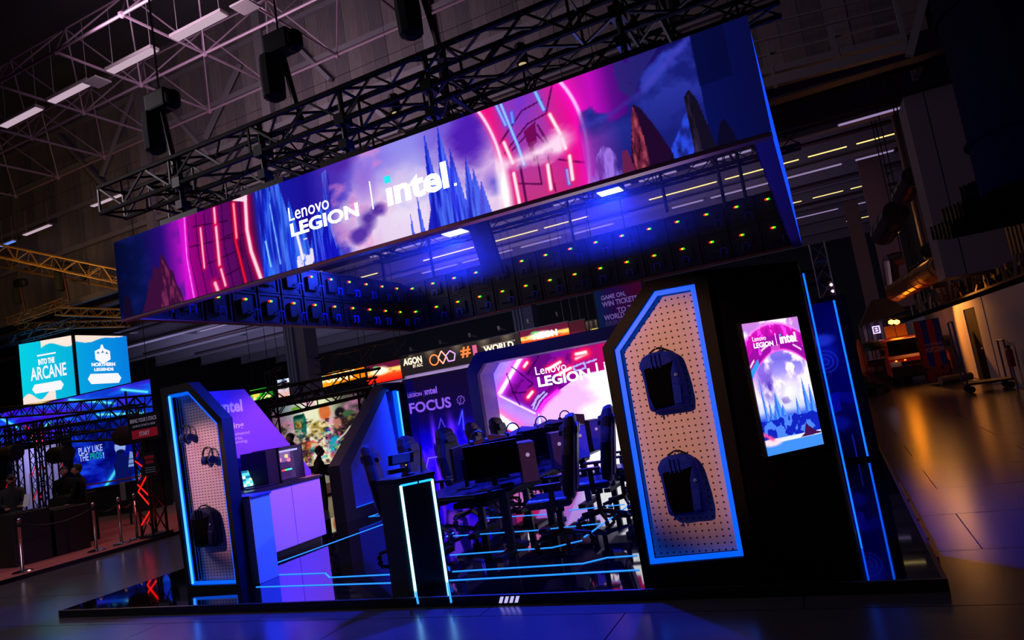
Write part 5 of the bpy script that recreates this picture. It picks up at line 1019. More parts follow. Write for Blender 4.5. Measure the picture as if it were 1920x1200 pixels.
t3('PLAY LIKE', (148, 852), (193, 845), (147, 840), yb2, TW2, pl, .01); t3('THE', (150, 866), (167, 863), (149, 853), yb2, TW2, pl, .01); t3('PROS', (170, 863), (192, 859), (169, 850), yb2, TG2, pl, .01); t3('!', (194, 859), (196, 858), (193, 848), yb2, TW2, pl, .02)
# pale backdrop walls behind
WB = M('pale_backdrop', (.62, .60, .78), .7); bkd = thing('pale_backdrop', 'pale lilac backdrop wall between the truss towers', 'backdrop', (-34, 21, 0))
p, q, r_ = at(28, 980, y=20.5), at(122, 960, y=20.5), at(90, 835, y=20.5); MB().box((p.x, 20.5, 0), (q.x, 20.6, r_.z)).build('panel', WB, bkd)
area((p.x * .5 + q.x * .5, 18.6, 3.0), (p.x * .5 + q.x * .5, 20.5, 2.0), 1.5, (.62, .60, 1), 75)
FD = MB()
for k in range(3):
    a3 = at(60 + k * 14, 925, y=20.4); FD.path([(a3.x, 20.35, a3.z), (a3.x, 20.35, a3.z + .9 + .25 * k), (a3.x + .7, 20.35, a3.z + .9 + .25 * k), (a3.x + .7, 20.35, a3.z)], .02, 4)
FD.build('outline_drawing', E('fold_gold', (.42, .36, .48), .5), bkd)
# big blue stage screens high up left
def panel_art(name, label, x0, x1, y, z0, z1, seed, fn, emit=1.0, w=120, h=80):
    t = thing(name, label, 'screen', ((x0 + x1) / 2, y, z0)); A = Art(w, h, seed); fn(A); A.screen('display', t, (x0, y, z0), XD, ZD, x1 - x0, z1 - z0, art_mat(name + '_%d' % seed, emit)); MB().box((x0 - .05, y + .01, z0 - .05), (x1 + .05, y + .15, z1 + .05)).build('housing', BLACK, t)
    for xh in (x0 + .2, x1 - .2):
        if z0 > 1.5: MB().tube((xh, y + .08, z1), (xh, y + .08, 11.25 if y > 22.4 else 15.05), .015, 4).build('hanger', BLACK, t)
    return t
def blue1(A):
    n1 = A.fbm(6, 4, 5, A.w); n2 = A.fbm(10, 6, 5, A.h); A.grad([(0, (.12, .05, .85)), (.4, (.22, .05, .80)), (.7, (.05, .25, .85)), (1, (.02, .15, .75))]); A.mix((n1 - .42) * 3, (.32, .12, .92)); A.mix((n2 - .5) * 5, (.08, .35, .95))
    for q in ([(.10, .9), (.22, .5)], [(.55, .95), (.8, .6)], [(.7, .4), (.95, .2)], [(.3, .2), (.42, .45)], [(.85, .9), (.98, .7)]): A.glow(q, .025, (.4, .95, 1), (.05, .5, 1), 3)
yA = 21.2
p, q, r_ = at(-30, 768, y=yA), at(283, 735, y=yA), at(270, 790, y=yA); za = at(140, 815, y=yA).z
panel_art('arena_screen', 'long blue and violet stage screen high behind the trusses, far left', p.x, q.x, yA, za, p.z - .4, 31, blue1, .95, 240, 60)
p = at(43, 830, y=19); q = at(81, 800, y=19)
nb = thing('neon_letter', 'pink and red outlined slanted stripe letter between the truss towers', 'sign', p)
MB().tube(at(47, 800, y=19.4), at(75, 838, y=19.4), .13, 4).build('grey_stroke', M('letter_grey', (.5, .45, .55), .6), nb); MB().tube(at(50, 798, y=19.3), at(73, 830, y=19.3), .05, 5).tube(at(79, 835, y=19.3), at(77, 800, y=19.3), .05, 5).build('pink_tube', E('neon_pink', (1, .08, .45), 2), nb)
# the hanging cube
CXM = -34.0
def cubeface(t, o, u, W_, H_, seed, left):
    A = Art(110, 110, seed); n1 = A.fbm(5, 2, 4, seed + 9)
    A.grad([(0, (.02, .80, .88)), (1, (.02, .68, .84))]) if left else A.grad([(0, (.02, .62, .86)), (1, (.02, .48, .86))])
    if left:
        A.mix((A.V > .91 + .10 * np.sin(A.U * 9 + 2.6) * .5 - .03) * (A.U > .42), (1, .90, .84)); A.mix((A.V < .10 + .06 * np.sin(A.U * 14)) * (A.U < .62), (1, .88, .84))
    else: A.mix((A.V > .90 - .02 * np.sin(A.U * 9) + np.clip(A.U - .3, 0, 1) * .18), (1, .88, .82))
    A.screen('display', t, o, u, ZD, W_, H_, art_mat('cube_%d' % seed, 1.05))
Lc, Mc = at(35, 646, y=21.3), at(136, 628, y=22.3); Rc = Vector((Mc.x, 25.3, Mc.z)); ztop = 8.40; zbot = 5.35
cb_ = thing('screen_cube', 'hanging cube of cyan screens showing event logos', 'screen', (Mc.x, 22.3, zbot))
Lp = Vector((Lc.x, 21.3, zbot)); Mp = Vector((Mc.x, 22.3, zbot)); Rp = Vector((Mc.x, at(237, 630, x=Mc.x).y, zbot)); uL = (Mp - Lp).normalized(); uR = (Rp - Mp).normalized()
cubeface(cb_, Lp, uL, (Mp - Lp).length - .08, ztop - zbot, 51, True); cubeface(cb_, Mp + uR * .12, uR, (Rp - Mp).length - .12, ztop - zbot, 52, False)
MB().prism([Lp + Vector((0, .02, 0)), Mp + Vector((-.03, .02, 0)), Rp + Vector((-.05, 0, 0)), Lp + (Rp - Mp)], (0, 0, ztop - zbot)).build('core', BLACK, cb_)
A = Art(60, 60, 53); d_ = A.dist([(0, .2), (1, .8)]); A.C[:] = (.10, .02, .06); A.mix(np.exp(-(d_ / .22) ** 2), (1, .62, .15)); A.mix(np.exp(-(d_ / .10) ** 2), (1, .95, .7)); A.mix(np.clip(A.U - .75, 0, 1) * 4, (.6, .1, .7))
A.screen('underside_display', cb_, Lp - ZD * .02, (Rp - Mp).normalized(), (Mp - Lp).normalized(), (Rp - Mp).length, (Mp - Lp).length, art_mat('cube_under', 1.2))
CW = E('cube_white', (.97, .97, 1), 1.0); nL = uL.cross(ZD) * .03; nR = uR.cross(ZD) * .03; WL = (Mp - Lp).length; WR_ = (Rp - Mp).length; HH = ztop - zbot
def cp_(o, u, a, b, W_): return o + u * a * W_ + ZD * b * HH
text('INTO THE', cp_(Lp, uL, .34, .60, WL), uL, ZD, .30 * WL, .10 * HH, CW, cb_, bold=.06, lift=.03); text('ARCANE', cp_(Lp, uL, .18, .36, WL), uL, ZD, .66 * WL, .22 * HH, CW, cb_, bold=.02, lift=.03)
MB().rbox(cp_(Lp, uL, .50, .76, WL) + nL, uL, nL.normalized(), ZD, .17 * WL, .01, .012 * HH).build('rule', CW, cb_)
def badge(o, u, W_, nn, cx, cz, a, b): MB().prism([cp_(o, u, cx + i * a, cz + j * b, W_) + nn for i, j in ((-1, 0), (-.82, 1), (.82, 1), (1, 0), (.82, -1), (-.82, -1))], nn * .3).build('button_plate', CW, cb_)
badge(Lp, uL, WL, nL, .48, .22, .29, .075); badge(Mp, uR, WR_, nR, .50, .26, .31, .085)
text('NORTHERN', cp_(Mp, uR, .28, .47, WR_), uR, ZD, .44 * WR_, .065 * HH, CW, cb_, bold=.06, lift=.03); text('LEGENDS', cp_(Mp, uR, .32, .39, WR_), uR, ZD, .36 * WR_, .055 * HH, CW, cb_, bold=.06, lift=.03)
MB().prism([cp_(Mp, uR, .50 + i * .14, .66 + j * .13, WR_) + nR for i, j in ((0, -1.15), (-1, -.55), (-1, .55), (-.25, .9), (-.1, 1.4), (.1, 1.4), (.25, .9), (1, .55), (1, -.55))], nR * .3).build('mountain_hexagon', CW, cb_)
for i, (a1, b1) in enumerate(((-.6, .25), (0, .35), (.55, .2))): MB().prism([cp_(Mp, uR, .50 + (a1 + k) * .14, .66 + (b1 + l) * .13, WR_) + nR * 1.5 for k, l in ((-.22, -.1), (0, .28), (.22, -.1), (.05, 0))], nR * .2).build('peak_cutout', E('cube_cutout', (.02, .45, .72), 1), cb_)
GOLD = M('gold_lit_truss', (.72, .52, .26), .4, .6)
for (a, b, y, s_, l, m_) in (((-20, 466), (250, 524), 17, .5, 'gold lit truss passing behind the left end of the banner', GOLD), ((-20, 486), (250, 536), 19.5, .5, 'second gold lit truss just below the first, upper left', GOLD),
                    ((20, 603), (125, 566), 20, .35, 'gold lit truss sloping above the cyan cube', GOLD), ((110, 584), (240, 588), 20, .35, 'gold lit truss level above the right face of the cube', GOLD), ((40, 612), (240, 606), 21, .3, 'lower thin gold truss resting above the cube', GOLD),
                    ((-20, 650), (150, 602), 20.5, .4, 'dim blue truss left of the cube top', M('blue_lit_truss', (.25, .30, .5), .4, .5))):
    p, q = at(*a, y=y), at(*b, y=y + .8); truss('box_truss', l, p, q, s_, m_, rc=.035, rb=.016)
for (px, py, l, k) in ((118, 545, 'black hoist with spreader above the cyan cube', 1.6), (38, 570, 'black hoist at the far left above the cyan cube', 1.5), (160, 525, 'hoist hanging off the gold truss', .9)):
    p = at(px, py, y=19); hoist(p.x, 19, p.z, l, 15, k)
# black trusses and towers of the arena
AT = M('arena_truss', (.03, .03, .05), .5, .3)
for (a, b, y, l) in (((-10, 775), (280, 752), 15.5, 'upper black truss of the arena roof, crossing below the cube'), ((-10, 812), (262, 768), 16.2, 'second black truss of the arena roof'), ((40, 818), (250, 790), 15.2, 'third black truss of the arena roof'), ((-10, 826), (270, 812), 17.2, 'lowest black truss of the arena roof over the banner')):
    p, q = at(*a, y=y), at(*b, y=y - .3); truss('box_truss', l, p, q, .36, AT, rc=.035, rb=.016)
for (px, yb3, l) in ((18, 15.6, 'arena truss tower at the left picture edge'), (30, 16.2, 'arena truss tower, second from the left'), (72, 16.0, 'arena truss tower beside the pale backdrop'), (84, 16.8, 'slim arena truss tower right of the pale backdrop edge'), (124, 17.4, 'arena truss tower left of the slogan banner'), (268, 17.2, 'arena truss tower at the right edge of the slogan banner')):
    p = at(px, 880, y=yb3); tw_ = truss('truss_tower', l, (p.x, yb3, .06), (p.x, yb3, 3.7), .34, AT, rc=.03, rb=.014)
    b_ = MB()
    for z_ in ((.9, 1.75) if px > 60 else (1.3,)): b_.tube((p.x - .15, yb3 - .17, z_), (p.x + .12, yb3 - .17, z_ + .33), .02, 5)
    b_.build('red_lit_brace', E('red_brace', (.85, .05, .06), .6), tw_)  # brace glow stands in for red light on the tower
for (px, py, y, l) in ((113, 852, 15.4, 'dark rounded barrel speaker hanging by the second tower'), (18, 850, 15.2, 'dark rounded speaker at the left picture edge'), (243, 815, 14.0, 'dark speaker left of the start sign')):
    p = at(px, py, y=y); t = thing('round_speaker', l, 'speaker', p); MB().tube(p - XD * .42, p + XD * .42, .3, 10).build('body', M('speaker_brown', (.16, .09, .10), .6), t, bevel=.05); MB().tube(p + ZD * .25, p + ZD * 1.3, .03, 6).build('bracket', BLACK, t)
# stage block, desks, speaker box, person on screens
for (a, b, h, y, l) in (((165, 1000), (265, 975), 0.92, 15.5, 'black covered stage block under the slogan banner'),): 
    p, q = at(a[0], 960, y=y), at(b[0], 960, y=y); t = thing('stage_block', l, 'stage', ((p.x + q.x) / 2, y, .06)); MB().box((p.x, y, .06), (q.x, y + 1.2, .06 + h)).build('cover', M('stage_drape', (.035, .03, .04), .9), t); MB().box((p.x - .02, y - .02, .06 + h), (q.x + .02, y + 1.22, .1 + h)).build('deck', BLACK, t)
p = at(232, 930, y=12.5); t = thing('pale_speaker', 'upright pale grey speaker box behind the barrier posts', 'speaker', (p.x, 12.5, 1.0)); MB().box((p.x - .14, 12.5, .72), (p.x + .06, 12.8, 1.20)).build('body', M('speaker_grey', (.40, .38, .40), .6), t, bevel=.02); MB().box((p.x + .065, 12.52, .72), (p.x + .22, 12.8, 1.20)).build('side_shell', BLACK, t); MB().tube((p.x, 12.65, .06), (p.x, 12.65, .72), .03, 8).build('pole', BLACK, t)
t = thing('red_barrier_tape', 'thin reddish rail running across the foot of the slogan banner', 'rail', (-20, 14, 1)); MB().tube(at(163, 910, y=14), at(262, 893, y=14), .022, 6).build('rail', M('rail_red', (.65, .25, .22), .6), t)
for (px, y, w_, h_, l) in ((70, 9.0, 1.2, .92, 'dark production desk with slanted side at the far left'), (108, 10.0, .8, 1.10, 'tall dark case behind the production desk'), (2, 8.2, .8, 1.0, 'dark cabinet with small lights at the left picture edge')):
    p = at(px, 1000, y=y); t = thing('production_desk', l, 'desk', (p.x, y, .07)); MB().prism([(p.x - w_ / 2, y, .07), (p.x + w_ / 2, y, .07), (p.x + w_ / 2, y, .07 + h_), (p.x - w_ * .22, y, .07 + h_), (p.x - w_ / 2, y, .07 + h_ * .75)], (0, .7, 0)).build('body', M('case_black', (.03, .03, .04), .6), t, bevel=.01)
    MB().box((p.x - w_ * .2, y + .05, .07 + h_), (p.x + w_ * .4, y + .6, .09 + h_)).build('top', BLACK, t)
p = at(52, 935, y=8.6); t = thing('paper_sheets', 'white papers held over the production desk edge', 'paper', (p.x, 8.6, p.z)); MB().rbox(at(50, 938, y=8.8), XD, YD, (ZD + XD * .4).normalized(), .10, .004, .13).build('sheet', WHITE, t)
p = at(15, 1010, y=7.6)
for k, (px, py, c_) in enumerate(((5, 1062, (1, .25, .05)), (28, 1037, (.1, .6, .8)), (19, 1050, (.35, .4, .45)), (18, 992, (.6, .1, .7)))):
    a3 = at(px, py, y=8.3); tag(MB().rbox(a3, XD, YD, ZD, .07, .01, .015).build('equipment_light', E('equipment_%d' % k, c_, 1.2)), ('orange light streak low at the left edge', 'small cyan light on the dark cabinet', 'small grey light below the cyan one', 'violet strip light on the dark cabinet')[k], 'light')
cart = thing('flat_trolley', 'low black trolley with castors on the red carpet', 'trolley', (at(128, 1025, y=10.4).x, 10.4, .07)); cx_ = at(128, 1025, y=10.4).x
MB().box((cx_ - .5, 10.2, .17), (cx_ + .5, 10.7, .21)).build('deck', BLACK, cart)
for sx_ in (-.4, .4):
    for sy_ in (10.28, 10.62): MB().tube((cx_ + sx_, sy_ - .02, .12), (cx_ + sx_, sy_ + .02, .12), .05, 10).build('castor', DARKP, cart)
# ---------------------------------------------------------------- people
SKIN = M('skin', (.55, .36, .30), .6)
def person(label, loc, rz, cloth, pants, pose='stand', hair=(.03, .02, .02), k=1.0, cap=False):
    t = thing('person', label, 'person', loc, None, rz); t.scale = (k, k, k)
    if pose == 'stand': arms = {1: [(.19, 0, 1.42), (.24, -.02, 1.16), (.22, -.16, .95)], -1: [(-.19, 0, 1.42), (-.25, -.01, 1.15), (-.23, -.10, .90)]}
    elif pose == 'work': arms = {1: [(.19, 0, 1.40), (.23, -.10, 1.15), (.12, -.36, 1.10)], -1: [(-.19, 0, 1.40), (-.24, -.08, 1.14), (-.12, -.34, 1.08)]}
    else: arms = {1: [(.19, 0, 1.42), (.24, -.05, 1.18), (.10, -.26, 1.22)], -1: [(-.19, 0, 1.42), (-.24, -.03, 1.16), (-.20, -.2, 1.0)]}
    hy = -.05 if pose == 'work' else 0
    V = [(0, 0, .96), (0, .01, 1.15), (0, 0, 1.38), (0, hy * .4 - .005, 1.50), (0, hy - .01, 1.58)]; R_ = [.145, .135, .15, .065, .06]; Ed = [(0, 1), (1, 2), (2, 3), (3, 4)]
    def ch(base, pts, rs):
        i0 = base
        for p_, r in zip(pts, rs): V.append(p_); R_.append(r); Ed.append((i0, len(V) - 1)); i0 = len(V) - 1
        return i0
    hands = []
    for s_ in (1, -1):
        ch(2, arms[s_], (.075, .052, .036)); hands.append(Vector(arms[s_][-1]))
        ch(0, [(s_ * .10, 0, .86), (s_ * .12, -.02, .50), (s_ * .13, .02, .10), (s_ * .14, -.10, .045)], (.105, .072, .05, .045))
    me = bpy.data.meshes.new('body'); me.from_pydata(V, Ed, []); o = bpy.data.objects.new('body', me); COL.objects.link(o); o.parent = t
    sk = o.modifiers.new('skin', 'SKIN'); sk.use_smooth_shade = True
    for i, r in enumerate(R_): me.skin_vertices[0].data[i].radius = (r * (1.25 if i < 3 else 1), r * (.82 if i < 3 else 1))
    me.skin_vertices[0].data[0].use_root = True
    ss = o.modifiers.new('sub', 'SUBSURF'); ss.levels = 1; ss.render_levels = 1; me.materials.append(cloth)
    dg = bpy.context.evaluated_depsgraph_get(); m2 = bpy.data.meshes.new_from_object(o.evaluated_get(dg)); o.modifiers.clear(); o.data = m2; m2.materials.clear(); m2.materials.append(cloth); m2.materials.append(pants)
    for p_ in m2.polygons: p_.material_index = 1 if p_.center.z < .93 else 0; p_.use_smooth = True
    hb = bmesh.new(); bmesh.ops.create_uvsphere(hb, u_segments=16, v_segments=12, radius=1)
    for v_ in hb.verts:
        x_, y_, z_ = v_.co; w_ = .078 * (1 - .18 * max(0, -z_)); v_.co = (x_ * w_, y_ * .098 - (.012 if z_ < 0 and y_ < 0 else 0), z_ * .118)
        if abs(x_) < .25 and y_ < -.8 and -.35 < z_ < .1: v_.co.y -= .022
    hm = bpy.data.meshes.new('head'); hb.to_mesh(hm); hb.free(); hm.materials.append(SKIN); ho = bpy.data.objects.new('head', hm); COL.objects.link(ho); ho.parent = t; ho.location = (0, hy - .02, 1.66)
    for p_ in hm.polygons: p_.use_smooth = True
    e_ = MB()
    for s_ in (1, -1): e_.lathe([(.002, -.02), (.012, -.015), (.014, .015), (.002, .02)], (s_ * .080, .005, 0), 6)
    e_.build('ear', SKIN, ho, local=True)
    f_ = MB().rbox((0, -.100, -.055), XD, YD, ZD, .022, .006, .005)
    for s_ in (1, -1): f_.rbox((s_ * .03, -.093, .012), XD, YD, ZD, .013, .006, .006)
    f_.build('eyes_and_mouth', BLACK, ho, local=True)
    hr = bmesh.new(); bmesh.ops.create_uvsphere(hr, u_segments=14, v_segments=10, radius=1)
    for v_ in hr.verts: x_, y_, z_ = v_.co; v_.co = (x_ * .088, y_ * .106 + .012, max(z_, -.15 if y_ > 0 else .38) * .128 + .006)
    h2 = bpy.data.meshes.new('hair'); hr.to_mesh(h2); hr.free(); h2.materials.append(M('hair_%d' % int(hair[0] * 100), hair, .8)); o2 = bpy.data.objects.new('cap' if cap else 'hair', h2); COL.objects.link(o2); o2.parent = t; o2.location = ho.location
    if cap: MB().puff([(-.07, -.06), (.07, -.06), (.06, -.18), (-.06, -.18)], (0, 0, .05), XD, YD, ZD, [(1, 0), (.95, .012)]).build('cap_peak', BLACK, o2, local=True)
    hd_ = MB()
    for H in hands:
        hd_.rbox(H + Vector((0, -.03, -.02)), XD, YD, ZD, .036, .045, .014)
        for j, L in enumerate((.055, .068, .062, .048)):
            a_ = H + Vector((-.030 + j * .02, -.072, -.02)); m_ = a_ + Vector((0, -L * .55, -.006)); hd_.tube(a_, m_, .009, 5).tube(m_, m_ + Vector((0, -L * .35, -.022)), .008, 5)
        s_ = 1 if H.x < 0 else -1; hd_.tube(H + Vector((s_ * .03, -.01, -.02)), H + Vector((s_ * .062, -.05, -.03)), .010, 5)
    hd_.build('hand', SKIN, t, local=True)
    return t
DK = M('black_hoodie', (.02, .02, .025), .9, spec=.2); DP = M('dark_trousers', (.03, .03, .04), .85)
P2 = at(158, 1022, z=.07); person('person in black with beanie standing sideways before the blue banner', (P2.x, P2.y, .07), -.9, DK, DP, 'stand')
P3 = at(152, 1012, z=.07); person('second person in dark clothes close behind the first one', (P3.x - .28, P3.y - .1, .07), 1.3, M('dark_jacket', (.03, .027, .03), .9, spec=.2), DP, 'hold', (.05, .03, .02), 1.0)
PA = at(20, 900, y=9.4); person('person in a cap working at the production desk, far left', (PA.x, 9.4, .07), 1.1, M('black_shirt', (.03, .03, .035), .85), DP, 'work', (.02, .02, .02), 1.0, True)
PB = at(548, 815, y=13.5); person('young man in black looking down behind the slanted wall', (PB.x, 13.5, 0), -.7, DK, DP, 'work', (.03, .02, .02), .99)
for (px, y, rz, l) in ((594, 12.2, 2.6, 'dark seated visitor silhouette before the mural, left'), (648, 14.4, -2.2, 'dark visitor silhouette before the mural, right')):
    PC = at(px, 850, y=y); person(l, (PC.x, y, -.32), rz, DK, DP, 'work', (.02, .02, .02), .95)
# ================================================================ BEHIND THE STAND
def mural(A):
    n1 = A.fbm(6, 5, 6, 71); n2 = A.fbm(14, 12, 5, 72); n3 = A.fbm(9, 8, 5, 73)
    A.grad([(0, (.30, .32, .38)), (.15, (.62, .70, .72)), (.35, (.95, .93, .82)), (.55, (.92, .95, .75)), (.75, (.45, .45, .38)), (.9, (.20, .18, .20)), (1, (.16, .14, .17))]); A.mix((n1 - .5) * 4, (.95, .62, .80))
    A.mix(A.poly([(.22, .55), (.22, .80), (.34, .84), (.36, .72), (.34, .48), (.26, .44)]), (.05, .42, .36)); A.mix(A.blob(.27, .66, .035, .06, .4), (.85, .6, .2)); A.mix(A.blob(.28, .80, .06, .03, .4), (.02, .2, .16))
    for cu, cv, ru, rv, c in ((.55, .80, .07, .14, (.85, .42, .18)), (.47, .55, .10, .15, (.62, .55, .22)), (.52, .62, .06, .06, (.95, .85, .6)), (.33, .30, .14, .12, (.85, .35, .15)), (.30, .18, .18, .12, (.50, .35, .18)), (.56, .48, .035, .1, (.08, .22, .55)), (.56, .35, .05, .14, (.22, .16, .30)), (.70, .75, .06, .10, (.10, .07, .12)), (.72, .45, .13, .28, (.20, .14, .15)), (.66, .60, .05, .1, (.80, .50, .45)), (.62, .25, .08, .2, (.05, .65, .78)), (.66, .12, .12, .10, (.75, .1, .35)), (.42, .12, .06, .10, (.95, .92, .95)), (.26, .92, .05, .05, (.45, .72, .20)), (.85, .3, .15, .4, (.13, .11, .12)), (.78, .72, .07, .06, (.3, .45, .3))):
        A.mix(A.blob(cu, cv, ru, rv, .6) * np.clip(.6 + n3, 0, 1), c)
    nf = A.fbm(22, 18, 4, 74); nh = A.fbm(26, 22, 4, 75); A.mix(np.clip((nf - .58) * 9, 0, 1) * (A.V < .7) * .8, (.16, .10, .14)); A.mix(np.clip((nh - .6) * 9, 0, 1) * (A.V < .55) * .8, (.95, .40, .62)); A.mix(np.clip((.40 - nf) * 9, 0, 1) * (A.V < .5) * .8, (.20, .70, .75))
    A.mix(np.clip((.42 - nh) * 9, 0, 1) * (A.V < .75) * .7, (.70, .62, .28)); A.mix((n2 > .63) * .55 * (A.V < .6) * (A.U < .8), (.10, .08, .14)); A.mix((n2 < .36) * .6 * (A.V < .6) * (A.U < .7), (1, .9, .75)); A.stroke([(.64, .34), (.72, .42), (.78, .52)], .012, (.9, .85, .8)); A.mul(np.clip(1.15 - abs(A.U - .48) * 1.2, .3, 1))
ym = 24.0
p, q, r_ = at(508, 768, y=ym), at(692, 737, y=ym), at(560, 880, y=ym)
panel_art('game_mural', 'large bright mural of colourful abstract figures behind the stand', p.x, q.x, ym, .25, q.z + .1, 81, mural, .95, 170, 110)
def sign(name, label, a, b, zt_px, zb_px, y, seed, fn, emit=1.0, w=90, h=40):
    p, q = at(*a, y=y), at(*b, y=y); return panel_art(name, label, p.x, q.x, y, at(*zb_px, y=y).z, at(*zt_px, y=y).z, seed, fn, emit, w, h)
def orange(A): A.grad([(0, (1, .62, .05)), (1, (.95, .50, .02))]); A.mix(A.blob(.10, .62, .16, .42, .8), (1, .95, .70))
ya = 32.0
s1 = sign('orange_fascia', 'glowing orange fascia sign with pale lettering', (592, 706), (683, 690), (592, 704), (594, 729), 30, 82, orange, 1.1)
t3('oRNY', (612, 719), (668, 708), (611, 702), 30, E('orange_letters', (1, .95, .75), 1.2), s1, .04)
def redfas(A): n = A.fbm(9, 6, 4, 5); A.grad([(0, (1, .10, .05)), (.35, (1, .30, .08)), (.5, (1, .85, .45)), (.62, (1, .8, .4)), (.7, (.42, .06, .18)), (1, (.36, .08, .20))], 'v'); A.mix((n > .6) * .5 * (A.V < .6), (1, .1, .1)); A.mix(A.blob(.42, .58, .3, .28), (1, .98, .85)); A.mix(A.blob(.3, .78, .1, .1) * .8, (.3, .9, .4))
s2 = sign('red_fascia', 'red fascia display with glaring white lettering left of the black fascia', (684, 692), (750, 678), (750, 672), (750, 710), ya, 83, redfas, 1.2)
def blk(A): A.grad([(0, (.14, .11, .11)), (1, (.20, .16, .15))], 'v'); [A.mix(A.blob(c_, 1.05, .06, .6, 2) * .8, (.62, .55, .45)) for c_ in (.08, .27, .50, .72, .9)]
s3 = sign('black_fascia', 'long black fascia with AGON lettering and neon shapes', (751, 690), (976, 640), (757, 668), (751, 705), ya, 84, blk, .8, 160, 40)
FW_ = E('fascia_letters', (1, .92, .80), 1.3); yl = ya - .05
t3('AGON', (757, 687), (792, 679), (756, 674), yl, FW_, s3, .04); t3('BY AOC', (775, 690), (793, 686), (775, 684), yl, FW_, s3, .02); t3('WORLD', (908, 663), (964, 651), (907, 650), yl, FW_, s3, .04); t3('GAMING MONITOR BRAND IN THE', (903, 652), (966, 639), (903, 649), yl, E('fascia_small', (.75, .68, .60), .9), s3)
t3('#', (865, 672), (884, 668), (863, 652), yl, E('neon_orange', (1, .50, .15), 1.1), s3, .03); t3('1', (888, 667), (896, 665), (886, 648), yl, E('neon_violet', (.85, .35, .55), 1.1), s3, .04)
NO, NP_, NV = E('neon_ring_orange', (1, .50, .2), 1.6), E('neon_ring_pink', (1, .65, .55), 1.6), E('neon_ring_violet', (.80, .60, .90), 1.4)
def ngon(cx, cy, r, n, rot, m, nm, sx=1.0):
    c_ = at(cx, cy, y=yl - .05); s_ = r * yl / 1296 * 1.15; P = [(c_.x + s_ * sx * math.cos(2 * PI * i / n + rot), yl - .05, c_.z + s_ * math.sin(2 * PI * i / n + rot)) for i in range(n + 1)]; MB().path(P, .035, 5).build(nm, m, s3)
ngon(814, 675, 9.5, 24, 0, NO, 'neon_circle'); ngon(829, 670, 12, 4, PI / 2, NP_, 'neon_diamond', .72); ngon(845, 668, 10.5, 5, PI / 2, NV, 'neon_pentagon')
s4 = sign('red_fascia', 'red fascia display with bright AGON lettering, right of the black fascia', (977, 640), (1067, 620), (1066, 603), (977, 655), ya, 85, redfas, 1.2); t3('AGON', (1000, 638), (1046, 628), (998, 626), yl, E('cyan_white', (.95, 1, 1), 1.5), s4, .06)
def maroon(A): A.grad([(0, (.9, .2, .5)), (.35, (.6, .1, .3)), (.5, (.33, .10, .16)), (1, (.30, .10, .15))], 'v'); A.mix(np.clip(A.U - .3, 0, 1), (.3, .1, .14))
s5 = sign('maroon_fascia', 'short dark red fascia panel beside the bright red display', (1070, 630), (1099, 622), (1070, 604), (1072, 640), ya, 86, maroon, .8, 40, 30); s6 = sign('small_black_fascia', 'small black fascia with gold AGON lettering near the portal', (1101, 630), (1140, 615), (1101, 603), (1103, 640), ya, 87, blk, .7, 40, 30); t3('AGON', (1108, 628), (1123, 625), (1107, 617), yl, E('gold_letters', (1, .85, .35), 1.2), s6, .04)
for px in range(770, 1100, 55): p = at(px, 655 - (px - 770) * .24, y=31.2); t = thing('fascia_spot', 'tiny black spot lamp over the far fascia, %s' % {770: 'above the AGON lettering', 825: 'above the neon diamond', 880: 'above the number sign', 935: 'above the word WORLD', 990: 'above the left of the red display', 1045: 'above the right of the red display'}[px], 'lamp', p, 'tiny spot lamps over the fascia'); MB().tube(p, p + Vector((0, .8, -.05)), .03, 5).lathe([(.05, -.1), (.09, .1)], p, 8).build('arm', BLACK, t)
def ticket(A): n = A.fbm(4, 3, 4, 6); A.grad([(0, (.05, .18, .38)), (.35, (.20, .06, .36)), (1, (.36, .03, .20))]); A.mix((n - .5) * 3, (.12, .12, .42))
s7 = sign('ticket_banner', 'dark violet hanging banner reading game on, win tickets', (1115, 560), (1205, 545), (1115, 545), (1128, 628), 20, 88, ticket, .42, 60, 60)
TKT = E('ticket_letters', (.42, .32, .62), .8)
for s_, a, b, c_ in (('GAME ON,', (1128, 565), (1174, 556), (1126, 555)), ('WIN TICKETS', (1130, 577), (1196, 563), (1128, 567)), ('TO THE', (1158, 587), (1200, 578), (1157, 577)), ('WORLD', (1134, 602), (1172, 594), (1132, 592)), ('SERIES', (1136, 612), (1180, 603), (1134, 604))): t3(s_, a, b, c_, 19.95, TKT if s_ != 'SERIES' else E('ticket_dim', (.15, .12, .3), .8), s7, .03)
def green(A): A.grad([(0, (.35, .75, .15)), (.5, (.1, .7, .15)), (1, (.02, .45, .08))]); A.mix(A.blob(.25, .5, .2, .3, .5), (1, .85, .3)); A.mix(A.blob(.75, .6, .07, .25, .5), (1, 1, 1)); A.mix((A.V < .3) * (A.fbm(12, 2, 2, 3) > .5), (1, .9, .6))
sign('green_sign', 'small bright green sign behind the slanted lilac wall', (470, 745), (512, 738), (470, 732), (472, 752), 30, 89, green, 1.1, 50, 24)
def pinkw(A): n = A.fbm(5, 5, 4, 9); A.grad([(0, (.95, .70, .62)), (.5, (.85, .8, .9)), (1, (.7, .8, 1))], 'v'); A.mix(A.blob(.4, .65, .3, .3), (.2, .08, .2)); A.mix((n > .6) * .8, (1, 1, 1))
sign('small_screen', 'small white and pink screen left of the blue hall column', (520, 722), (550, 716), (520, 713), (524, 745), 31, 90, pinkw, 1.0, 30, 34)
